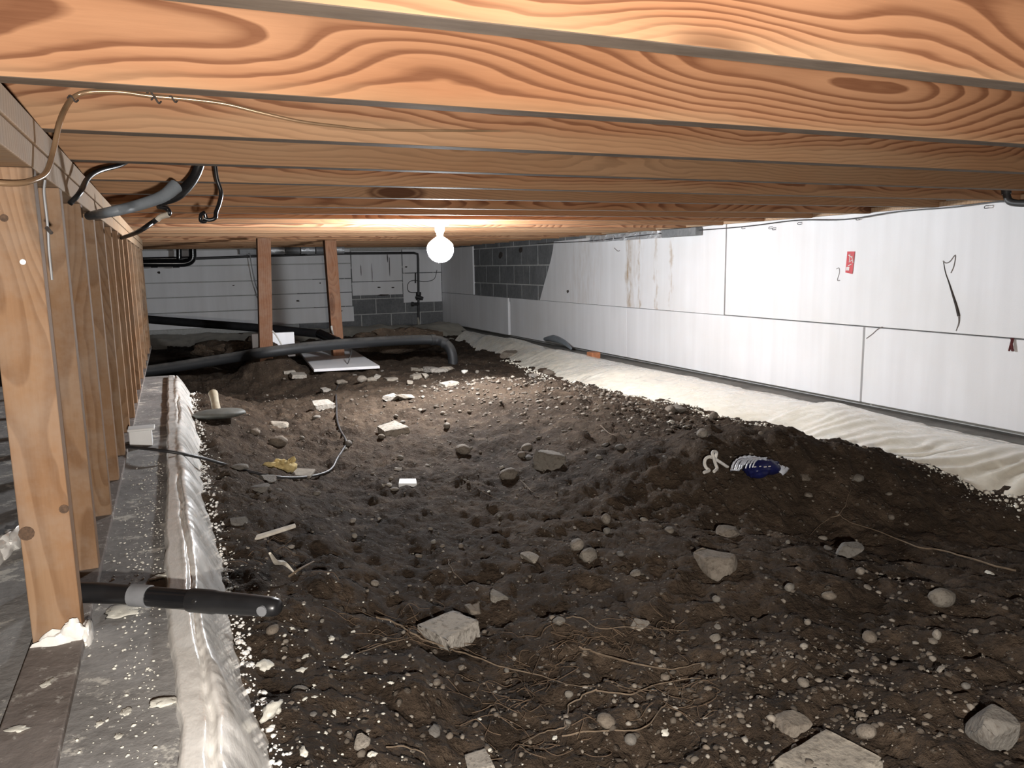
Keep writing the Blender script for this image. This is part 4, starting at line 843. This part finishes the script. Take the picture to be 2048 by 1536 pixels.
LIST = [
 (S_[0], 907, 1285, 92, 'broken_paver', 'pale square paver chunk lying among roots in the foreground', 'paver', 0.5, 1.0),
 (AD[0], 1100, 937, 62, 'rock', 'flat-topped tan rock lying in front of the soil heap', 'stone', 0.2, 1.0),
 (R[0], 1021, 960, 40, 'cobble', 'smooth round grey cobble left of the flat-topped tan rock', 'stone', 0.1, 1.1),
 (R[1], 928, 909, 26, 'cobble', 'smooth grey cobble in the lit soil left of the heap foot', 'stone', 1.0, 1.0),
 (R[2], 1044, 915, 19, 'cobble', 'small dark cobble touching the tan rock on its left', 'stone', 2.0, 1.0),
 (R[3], 1058, 902, 26, 'cobble', 'dark oval cobble leaning behind the tan rock', 'stone', 0.4, 0.9),
 (S_[1], 790, 872, 52, 'brick_fragment', 'pale brick fragment in the middle of the bulb-lit soil', 'brick', 0.25, 0.9),
 (S_[2], 650, 816, 44, 'brick_fragment', 'pale brick fragment beside the upright end of cable', 'brick', 0.1, 0.8),
 (A[0], 790, 800, 36, 'rubble_chunk', 'pale broken chunk leaning on another behind the lit brick', 'rubble', 0.5, 0.6),
 (A[1], 812, 798, 36, 'rubble_chunk', 'pale flat chunk right of the leaning broken chunk', 'rubble', 2.0, 0.55),
 (R[4], 560, 896, 32, 'cobble', 'pale round cobble in the soil right of left foam', 'stone', 0.8, 0.9),
 (R[5], 698, 893, 15, 'cobble', 'little round stone at the bend of the dark cable', 'stone', 0.8, 1.1),
 (R[6], 690, 901, 12, 'cobble', 'tiny stone under the bend of the dark cable', 'stone', 1.8, 0.9),
 (R[0], 634, 838, 18, 'cobble', 'small tan stone left of the cable below the pale brick', 'stone', 0.5, 0.8),
 (R[1], 512, 870, 18, 'cobble', 'small grey stone near the rubble patch by the dark tool', 'stone', 0.5, 0.9),
 (A[2], 560, 855, 40, 'rubble_chunk', 'mauve-grey rubble lump right of the dark flat tool', 'rubble', 0.5, 0.5),
 (AD[1], 1450, 1148, 84, 'rock', 'large half-buried grey boulder in the dark right foreground', 'stone', 0.9, 1.0),
 (AD[2], 1465, 1075, 44, 'rock', 'grey rock right behind the half-buried boulder', 'stone', 1.9, 0.8),
 (AD[3], 1712, 1115, 46, 'rock', 'wedge-shaped grey stone below the long root at right', 'stone', 0.2, 1.1),
 (R[2], 1900, 1215, 52, 'cobble', 'flat-topped oval stone casting shadow at far right foreground', 'stone', 0.1, 0.9),
 (R[3], 1182, 1125, 38, 'cobble', 'smooth egg-shaped stone in the dark middle foreground', 'stone', 0.2, 1.1),
 (R[4], 1160, 1102, 28, 'cobble', 'smooth stone just behind the egg-shaped stone', 'stone', 1.2, 1.0),
 (R[5], 1216, 1048, 22, 'cobble', 'rounded stone in the shadow in front of the soil ridge', 'stone', 0.7, 1.2),
 (AD[4], 955, 1228, 40, 'rock', 'grey stone touching the square paver chunk from behind', 'stone', 0.5, 0.9),
 (AD[0], 1003, 1200, 36, 'rock', 'pale grey stone at the head of the pebble patch', 'stone', 2.5, 0.7),
 (A[3], 1068, 1124, 38, 'rubble_chunk', 'crumbly pale mortar lump left of the egg-shaped stone', 'rubble', 0.5, 0.7),
 (AD[2], 2002, 1500, 66, 'rock', 'tall tan stone at the bottom right corner', 'stone', 0.4, 1.7),
 (S_[3], 1690, 1556, 140, 'broken_slab', 'large flat broken slab at the bottom edge of picture', 'rubble', 0.2, 0.45),
 (AD[3], 1600, 1468, 66, 'rock', 'pale grey stone just behind the large broken slab', 'stone', 0.8, 0.8),
 (R[6], 1743, 1478, 34, 'cobble', 'small round stone right of the large broken slab', 'stone', 0.8, 1.0),
 (S_[4], 965, 1545, 60, 'broken_slab', 'pale upright slab scrap cut by the bottom edge', 'rubble', 1.5, 0.9),
 (AD[1], 725, 1496, 30, 'rock', 'pale angular stone at the lower left of the soil', 'stone', 0.5, 1.0),
 (R[0], 875, 1372, 20, 'cobble', 'tan oval stone below the square paver chunk', 'stone', 0.9, 1.0),
 (AD[2], 1120, 1250, 22, 'rock', 'small grey stone right of the square paver chunk', 'stone', 0.9, 0.9),
 (A[4], 1284, 1258, 42, 'rubble_chunk', 'pale angular chunk caught in roots right of paver', 'rubble', 0.3, 0.6),
 (R[1], 1217, 1455, 30, 'cobble', 'pale oval pebble near the bottom middle', 'stone', 0.3, 0.9),
 (R[2], 1585, 1184, 22, 'cobble', 'small pale round stone in the dark right foreground', 'stone', 0.3, 1.1),
 (R[3], 1725, 1150, 18, 'cobble', 'olive round pebble below the wedge-shaped stone', 'stone', 0.3, 1.1),
 (R[4], 1665, 1202, 24, 'cobble', 'small mauve stone in the middle right foreground', 'stone', 0.3, 0.8),
 (R[5], 1878, 1280, 16, 'cobble', 'small upright pebble of a touching pair at right', 'stone', 0.3, 1.4),
 (R[6], 1870, 1288, 16, 'cobble', 'small rounded pebble in front of the upright pebble', 'stone', 0.3, 0.9),
 (R[0], 1345, 828, 32, 'cobble', 'round stone pressed against the right foam edge', 'stone', 0.6, 1.0),
 (AD[4], 1362, 823, 36, 'rock', 'angular stone behind the round one at right foam edge', 'stone', 1.0, 0.8),
 (R[2], 1432, 840, 22, 'cobble', 'pale round stone under the foam lip mid way along', 'stone', 0.6, 1.1),
 (R[3], 1410, 874, 26, 'cobble', 'brown oval stone between foam edge and rope', 'stone', 0.6, 1.0),
 (R[4], 1243, 900, 18, 'cobble', 'small pale stone on the soil left of the rope', 'stone', 0.6, 0.8),
 (R[6], 1720, 962, 24, 'cobble', 'rounded stone in the soil right of the plastic bag', 'stone', 0.6, 0.9),
 (AD[0], 1615, 960, 26, 'rock', 'grey stone half hidden just right of the plastic bag', 'stone', 0.6, 0.7),
 (S_[1], 872, 745, 42, 'rubble_chunk', 'flat pale slab in the rubble by the pipe elbow', 'rubble', 0.4, 0.6),
 (S_[2], 838, 742, 34, 'rubble_chunk', 'long pale slab left in the rubble by the pipe elbow', 'rubble', 1.2, 0.6),
 (A[1], 895, 741, 30, 'rubble_chunk', 'pale chunk leaning right in the rubble by the pipe elbow', 'rubble', 2.2, 0.6),
 (A[3], 853, 757, 18, 'rubble_chunk', 'upright little chunk in front of elbow rubble', 'rubble', 0.3, 1.0),
 (S_[3], 836, 758, 24, 'brick_fragment', 'small brick piece left of upright chunk near elbow', 'brick', 0.1, 0.8),
 (S_[4], 902, 770, 34, 'rubble_chunk', 'flat pale chunk on top of the lit soil heap', 'rubble', 0.2, 0.5),
 (R[5], 726, 764, 20, 'cobble', 'pale round chunk in a cluster before the white board', 'rubble', 0.2, 0.9),
 (A[5], 744, 762, 20, 'rubble_chunk', 'square pale chunk in a cluster before the white board', 'rubble', 0.2, 0.9),
 (A[0], 756, 757, 16, 'rubble_chunk', 'rear pale chunk in a cluster before the white board', 'rubble', 1.2, 0.9),
 (S_[0], 784, 762, 24, 'brick_fragment', 'small pale brick piece right of the chunk cluster', 'brick', 0.1, 0.7),
 (A[2], 822, 768, 14, 'rubble_chunk', 'single small pale chunk left of the lit soil heap', 'rubble', 0.1, 0.9),
 (A[4], 684, 768, 22, 'rubble_chunk', 'pale chunk beside the wire foot before the white board', 'rubble', 0.1, 0.8),
 (S_[2], 652, 783, 20, 'brick_fragment', 'small brick piece behind the pale brick near cable', 'brick', 0.4, 0.9),
 (S_[3], 596, 756, 28, 'brick_fragment', 'grey brick piece at the left corner of white board', 'brick', 0.1, 0.7),
 (S_[4], 578, 747, 24, 'brick_fragment', 'grey brick piece behind another left of white board', 'brick', 0.2, 0.7),
 (A[5], 1070, 755, 26, 'rubble_chunk', 'grey chunk on the soil right of the lit heap', 'rubble', 0.2, 0.8),
 (AD[1], 1098, 748, 24, 'rock', 'grey stone near the far foam edge right of heap', 'stone', 0.2, 0.8),
 (AD[3], 1022, 715, 36, 'rock', 'brown rock half under the far right foam', 'stone', 0.2, 0.9),
 (R[3], 480, 941, 34, 'cobble', 'flat brown stone next to the cable near left foam', 'stone', 0.3, 0.6),
 (AD[2], 520, 985, 40, 'rock', 'dark mossy rock in front of the dark cable', 'stone', 0.3, 0.7),
 (AD[4], 480, 1050, 34, 'rock', 'dark clod-like rock close to the left foam band', 'stone', 0.3, 0.8),
 (AD[0], 535, 965, 34, 'rock', 'dark brown rock just behind the mossy rock', 'stone', 1.3, 0.7),
 (A[2], 775, 972, 24, 'rubble_chunk', 'triangular pale chip left of the clean white block', 'rubble', 0.3, 0.4),
 (R[4], 790, 982, 18, 'cobble', 'small flat pebble below the triangular pale chip', 'stone', 0.3, 0.5),
 (A[1], 800, 940, 26, 'rubble_chunk', 'crumbly pale chip behind the clean white block', 'rubble', 0.8, 0.4),
 (R[5], 896, 857, 15, 'cobble', 'small pale round stone at foot of the lit heap', 'stone', 0.8, 1.1),
 (R[6], 806, 847, 11, 'cobble', 'tiny white stone just behind the lit brick fragment', 'stone', 0.8, 1.0),
 (R[1], 764, 878, 12, 'cobble', 'tiny grey stone at the left end of the lit brick', 'stone', 0.8, 1.0),
]
for me, px, py, w, nm, lb, cat, rz, sz in LIST: stone(nm, me, px, py, w, lb, cat, rz=rz, sz=sz, sink=0.32 if w > 55 else 0.22)
# white crumbs with a place of their own
for me, px, py, w, lb, sz in [
 (CRUMB[0], 545, 1440, 56, 'big white foam lump beside the near left foam band', 0.9),
 (CRUMB[1], 530, 1340, 34, 'white foam crumb just right of the near left foam', 0.5),
 (CRUMB[2], 610, 1515, 28, 'triangular white foam scrap at the bottom left of soil', 0.6),
 (CRUMB[3], 664, 1285, 16, 'pointed white crumb left of the square paver chunk', 0.9),
 (CRUMB[4], 692, 1318, 18, 'flat white crumb below the pointed white crumb', 0.6),
 (CRUMB[5], 606, 1345, 24, 'long white crumb in the scatter by the left foam', 0.4),
 (CRUMB[0], 612, 1318, 20, 'forked white crumb in the scatter by the left foam', 0.6),
 (CRUMB[1], 1330, 1470, 28, 'white elongated flake near the bottom middle right', 0.4),
 (CRUMB[2], 1985, 1150, 16, 'small white flake under the long root at right edge', 0.5),
 (CRUMB[4], 1345, 848, 18, 'white foam crumb near the right foam edge', 0.7),
 (CRUMB[5], 1375, 858, 14, 'little white crumb beside another near right foam edge', 0.7),
 (CRUMB[3], 930, 748, 14, 'crumpled white scrap right of the pipe elbow', 1.0)]:
    stone('foam_crumb', me, px, py, w, lb, 'crumb', sz=sz, sink=0.1)
# scattered pebbles and crumbs, told apart by nothing
def scatter(n, y_lo, y_hi, pw):
    out = []
    while len(out) < n:
        y = y_lo*((y_hi/y_lo)**random.random()) if pw else random.uniform(y_lo, y_hi)
        x = random.uniform(0.12, 2.45)
        if x > 0.25+y*1.05+0.1: continue
        if -0.36*y > x: continue
        out.append((x, y))
    return out
def drop(name, me, x, y, w, sz, label, cat, group, sink=0.2):
    ob = bpy.data.objects.new(name, me); COL.objects.link(ob); ob.scale = (w, w, w*sz)
    ob.location = (x, y, gz(x, y)-sink*w*0.5); ob.rotation_euler = (random.uniform(-.3, .3), random.uniform(-.3, .3), random.uniform(0, 6.28))
    return tag(ob, label, cat, group)
cnt = 0
for x, y in scatter(900, 0.85, 6.2, True):
    w = 0.010+0.026*random.random()**2.2
    if any((x-a)**2+(y-b)**2 < (0.55*(c_+w))**2 for a, b, c_ in TAKEN): continue
    zone = 0 if y < 1.55 else 1 if y < 2.5 else 2 if y < 3.9 else 3
    zl = [('the foreground soil left of the roots', 'the foreground soil at lower right'), ('the dark soil behind the square paver chunk', 'the dark soil of the right ridge'), ('the soil between cable and round cobble', 'the soil between heap and right foam'), ('the far soil left of the lit heap', 'the far soil at the lit heap')][zone][0 if x < (0.75, 1.05, 1.35, 1.35)[zone] else 1]
    TAKEN.append((x, y, w)); drop('pebble', random.choice(PEB), x, y, w, random.uniform(.7, 1.1), 'small loose pebble on '+zl, 'pebble', 'pebbles on '+zl); cnt += 1
    if cnt >= 280: break
cnt = 0
while cnt < 64:
    u = random.random()
    if u < 0.6: y = 0.95+0.75*random.random(); x = 0.14+abs(random.gauss(0, 0.13))
    elif u < 0.8: y = random.uniform(2.5, 5); x = float(rx1(np.array([y]))[0])-0.05-abs(random.gauss(0, 0.15))
    else: x, y = scatter(1, 0.9, 5, True)[0]
    w = 0.005+0.011*random.random()**2
    drop('foam_chip', random.choice(CRUMB), x, y, w, random.uniform(.4, .9), 'tiny white foam chip scattered on the dark soil', 'chip', 'white foam chips scattered over the soil', 0.05); cnt += 1
# foam flecks on the slab
for me, px, py, w, lb, sz in [(CRUMB[0], 325, 1155, 46, 'large white foam splat on the footing beside the foam band', 0.30), (CRUMB[1], 245, 1225, 60, 'cream foam splat on the footing under the wand', 0.22), (CRUMB[2], 330, 1408, 50, 'white foam flake on the footing edge near the bottom', 0.35), (CRUMB[3], 252, 1425, 28, 'white foam fleck on the footing left of the flake', 0.3), (CRUMB[4], 200, 1448, 24, 'small white fleck on the footing near the sill', 0.3), (CRUMB[5], 237, 1472, 20, 'tiny white fleck on the footing at the bottom', 0.3), (CRUMB[0], 40, 1476, 40, 'white fleck on the footing at bottom left corner', 0.25), (CRUMB[2], 97, 1383, 30, 'thin white sliver on the sill below the first stud', 0.25)]:
    g = at_z(px, py, SLAB); d_ = np.linalg.norm(g); w_ = w*d_/FPX
    ob = bpy.data.objects.new('foam_splat', me); COL.objects.link(ob); ob.scale = (w_, w_, w_*sz); ob.location = (g[0], g[1], SLAB-0.001+(0.012 if SX0 < g[0] < SX1 else 0)); ob.rotation_euler = (0, 0, random.uniform(0, 6.28))
    tag(ob, lb, 'foam')

# gravel and crumbs too small to count
ICO = bmesh.new(); bmesh.ops.create_icosphere(ICO, subdivisions=1, radius=0.5)
IV = np.array([v.co[:] for v in ICO.verts]); IF = np.array([[v.index for v in f.verts] for f in ICO.faces]); ICO.free()
def swarm(name, pts, sizes, mat, flat=0.6, parent=None):
    n = len(pts); m = len(IV)
    ang = RNG.uniform(0, 6.28, n); c, s = np.cos(ang), np.sin(ang)
    B = IV[None]*(1+0.35*RNG.uniform(-1, 1, (n, m, 1)))*np.stack([np.ones(n), RNG.uniform(.6, 1, n), np.full(n, flat)], -1)[:, None]
    X = B[..., 0]*c[:, None]-B[..., 1]*s[:, None]; Y = B[..., 0]*s[:, None]+B[..., 1]*c[:, None]
    V = np.stack([X, Y, B[..., 2]], -1)*sizes[:, None, None]+pts[:, None]
    Fq = (IF[None]+(np.arange(n)*m)[:, None, None]).reshape(-1, 3)
    return stuff(mk(name, V.reshape(-1, 3), Fq, mat, parent, smooth=True))
N = 6500
yy = 0.75*np.exp(RNG.random(N)*math.log(6.4/0.75)); xx = RNG.uniform(0.1, 2.55, N)
clump = fbm(xx*3, yy*3+9, 3) > -0.12; ok = (xx < 0.3+yy*1.1) & clump
xx, yy = xx[ok], yy[ok]; sz = 0.003+0.012*RNG.random(len(xx))**3
tag(swarm('gravel', np.stack([xx, yy, H(xx, yy)+0.05*sz], -1), sz, m_mixgravel), 'fine grey gravel spread through the dark soil', 'gravel')
N = 750
yy = RNG.uniform(0.8, 4.6, N); xx = lx1(yy)+0.005+np.abs(RNG.normal(0, 0.03, N)); near = RNG.random(N) < 0.35
yy = np.where(near, RNG.uniform(0.85, 1.9, N), yy); xx = np.where(near, 0.12+np.abs(RNG.normal(0, 0.14, N)), xx)
sz = 0.0015+0.007*RNG.random(N)**4
tag(swarm('foam_dust', np.stack([xx, yy, H(xx, yy)+0.1*sz], -1), sz, m_crumb), 'white foam dust sprinkled on soil beside the left foam', 'foam dust')
N = 900
yy = RNG.uniform(1.2, 5.5, N); xx = rx1(yy)-0.01-np.abs(RNG.normal(0, 0.05, N)); sz = 0.003+0.012*RNG.random(N)**3
tag(swarm('foam_dust', np.stack([xx, yy, H(xx, yy)+0.1*sz], -1), sz, m_crumb), 'cream foam crumbs along the edge of the right foam', 'foam dust')
N = 700
yy = RNG.uniform(0.85, 2.6, N); xx = -0.06-np.abs(RNG.normal(0, 0.05, N)); sz = 0.002+0.005*RNG.random(N)**3
tag(swarm('foam_dust', np.stack([xx, yy, np.full(N, SLAB)+0.1*sz], -1), sz, m_crumb), 'white foam dust on the left concrete footing', 'foam dust')

N = 1500
xx = RNG.normal(1.72, 0.36, N); yy = RNG.normal(4.15, 0.55, N); ok = (xx < 2.4) & (xx > 0.3); xx, yy = xx[ok], yy[ok]; sz = 0.005+0.028*RNG.random(len(xx))**3
tag(swarm('gravel', np.stack([xx, yy, H(xx, yy)+0.1*sz], -1), sz, m_mixgravel), 'pale gravel strewn over the bulb-lit soil heap', 'gravel')
N = 1500
xx = RNG.normal(0.95, 0.38, N); yy = RNG.normal(1.02, 0.16, N); ok = (xx < 1.9) & (xx > 0.2) & (yy > 0.6); xx, yy = xx[ok], yy[ok]; sz = 0.003+0.016*RNG.random(len(xx))**3
tag(swarm('gravel', np.stack([xx, yy, H(xx, yy)+0.1*sz], -1), sz, m_mixgravel), 'grey gravel crowding the soil at the bottom edge', 'gravel')
N = 1200
xx = RNG.normal(2.25, 0.16, N); yy = RNG.uniform(2.7, 4.6, N); ok = (xx < rx1(yy)-0.02); xx, yy = xx[ok], yy[ok]; sz = 0.005+0.026*RNG.random(len(xx))**3
tag(swarm('gravel', np.stack([xx, yy, H(xx, yy)+0.1*sz], -1), sz, m_mixgravel), 'brown gravel along the soil beside the right foam', 'gravel')
N = 1300
yy = RNG.uniform(0.7, 4.7, N); xx = lx1(yy)+RNG.normal(-0.012, 0.009, N); sz = 0.003+0.010*RNG.random(N)**2.5
swarm('foam_nodules', np.stack([xx, yy, H(xx, yy)+0.2*sz], -1), sz, m_spray_w, 0.7, ls_)
N = 2200
yy = RNG.uniform(0.9, 6.5, N); xx = rx1(yy)+RNG.normal(0.02, 0.022, N); sz = 0.004+0.018*RNG.random(N)**2.5
swarm('foam_nodules', np.stack([xx, yy, H(xx, yy)+0.15*sz], -1), sz, m_spray, 0.7, rs_)
# ------------------------------------------------------------------ roots
def root(pts, r, label, mat=None, lift=0.006):
    P = []
    for i, (px, py) in enumerate(pts): P.append(ground(px, py)+np.array([0, 0, lift+random.uniform(0, 0.006)]))
    C = catmull(P, 7); C = C+np.stack([0.006*fbm(np.arange(len(C))*0.55, np.full(len(C), 3.0*len(pts)), 2), 0.006*fbm(np.arange(len(C))*0.6, np.full(len(C), 7.0), 2), 0*C[:, 0]], -1)
    r = r*0.75; V, F = tube_vf(C, [r, r*0.8, r*0.35], 5)
    return tag(mk('root', V, F, mat or m_root, None, P[0], smooth=True), label, 'root')
root([(2030, 1145), (1985, 1138), (1930, 1118), (1880, 1105), (1830, 1098), (1760, 1068), (1700, 1048), (1676, 1035)], 0.0036, 'long pale root crossing the soil at the right edge')
root([(1676, 1035), (1650, 1048), (1618, 1075)], 0.0025, 'forked root tip left of the long right root')
root([(1676, 1035), (1690, 1015), (1700, 985)], 0.0022, 'upward root tip at the fork of the long right root')
root([(750, 1242), (790, 1255), (830, 1278), (880, 1300), (940, 1318), (1000, 1342), (1080, 1360), (1140, 1376), (1190, 1385)], 0.0026, 'long brown root passing below the square paver chunk')
root([(1155, 1302), (1200, 1318), (1270, 1336), (1340, 1345), (1400, 1335)], 0.0030, 'thick pale root right of the paver chunk')
root([(1190, 1388), (1160, 1408), (1135, 1425), (1130, 1460), (1090, 1475), (1040, 1500)], 0.0022, 'curling root running down towards the bottom edge')
root([(1190, 1388), (1260, 1395), (1320, 1372), (1400, 1365)], 0.0022, 'thin root branching right from the curling root')
root([(1120, 1480), (1200, 1470), (1280, 1465), (1330, 1420), (1340, 1390)], 0.0020, 'thin looping root near the bottom middle')
root([(895, 1125), (905, 1145), (925, 1170), (950, 1190)], 0.0014, 'wispy root above the pebble patch behind paver')
root([(1130, 1245), (1160, 1245), (1200, 1262), (1260, 1262), (1330, 1270), (1375, 1268)], 0.0018, 'fine root winding right of the paver chunk')
root([(690, 1330), (740, 1305), (800, 1285), (840, 1278)], 0.0016, 'fine root joining the long brown root from the left')
root([(770, 1500), (820, 1505), (850, 1520), (858, 1540)], 0.0015, 'hooked fine root near the bottom left')
root([(905, 950), (960, 985), (1010, 1010), (1060, 1030)], 0.0016, 'fine pale root below the round grey cobble')
root([(1040, 965), (1060, 985), (1085, 998)], 0.0022, 'short pale root right of the round grey cobble')
root([(1200, 855), (1215, 868), (1230, 875)], 0.003, 'short pale root on the soil below the right foam')
VF = []
for i in range(150):
    cpx, cpy = random.choice([(1120, 1310), (1180, 1280), (1060, 1370), (1100, 1480), (900, 1290), (1300, 1260), (1350, 1400), (560, 1120), (760, 1260), (1000, 1420)])
    px = cpx+random.gauss(0, 55); py = cpy+random.gauss(0, 22)
    if py > 1530: continue
    g = ground(px, py); a_ = random.uniform(0, 6.28); P = [g+np.array([0, 0, 0.004])]
    for k in range(4):
        a_ += random.gauss(0, 0.8); q_ = P[-1]+np.array([math.cos(a_), math.sin(a_), 0])*random.uniform(0.012, 0.03); q_[2] = gz(q_[0], q_[1])+random.uniform(0.002, 0.012); P.append(q_)
    VF.append(tube_vf(catmull(P, 3), [0.0009, 0.0005], 3))
V, F = merge(VF); tag(stuff(mk('rootlets', V, F, m_roothair)), 'fine brown rootlets matted on the foreground soil', 'roots')
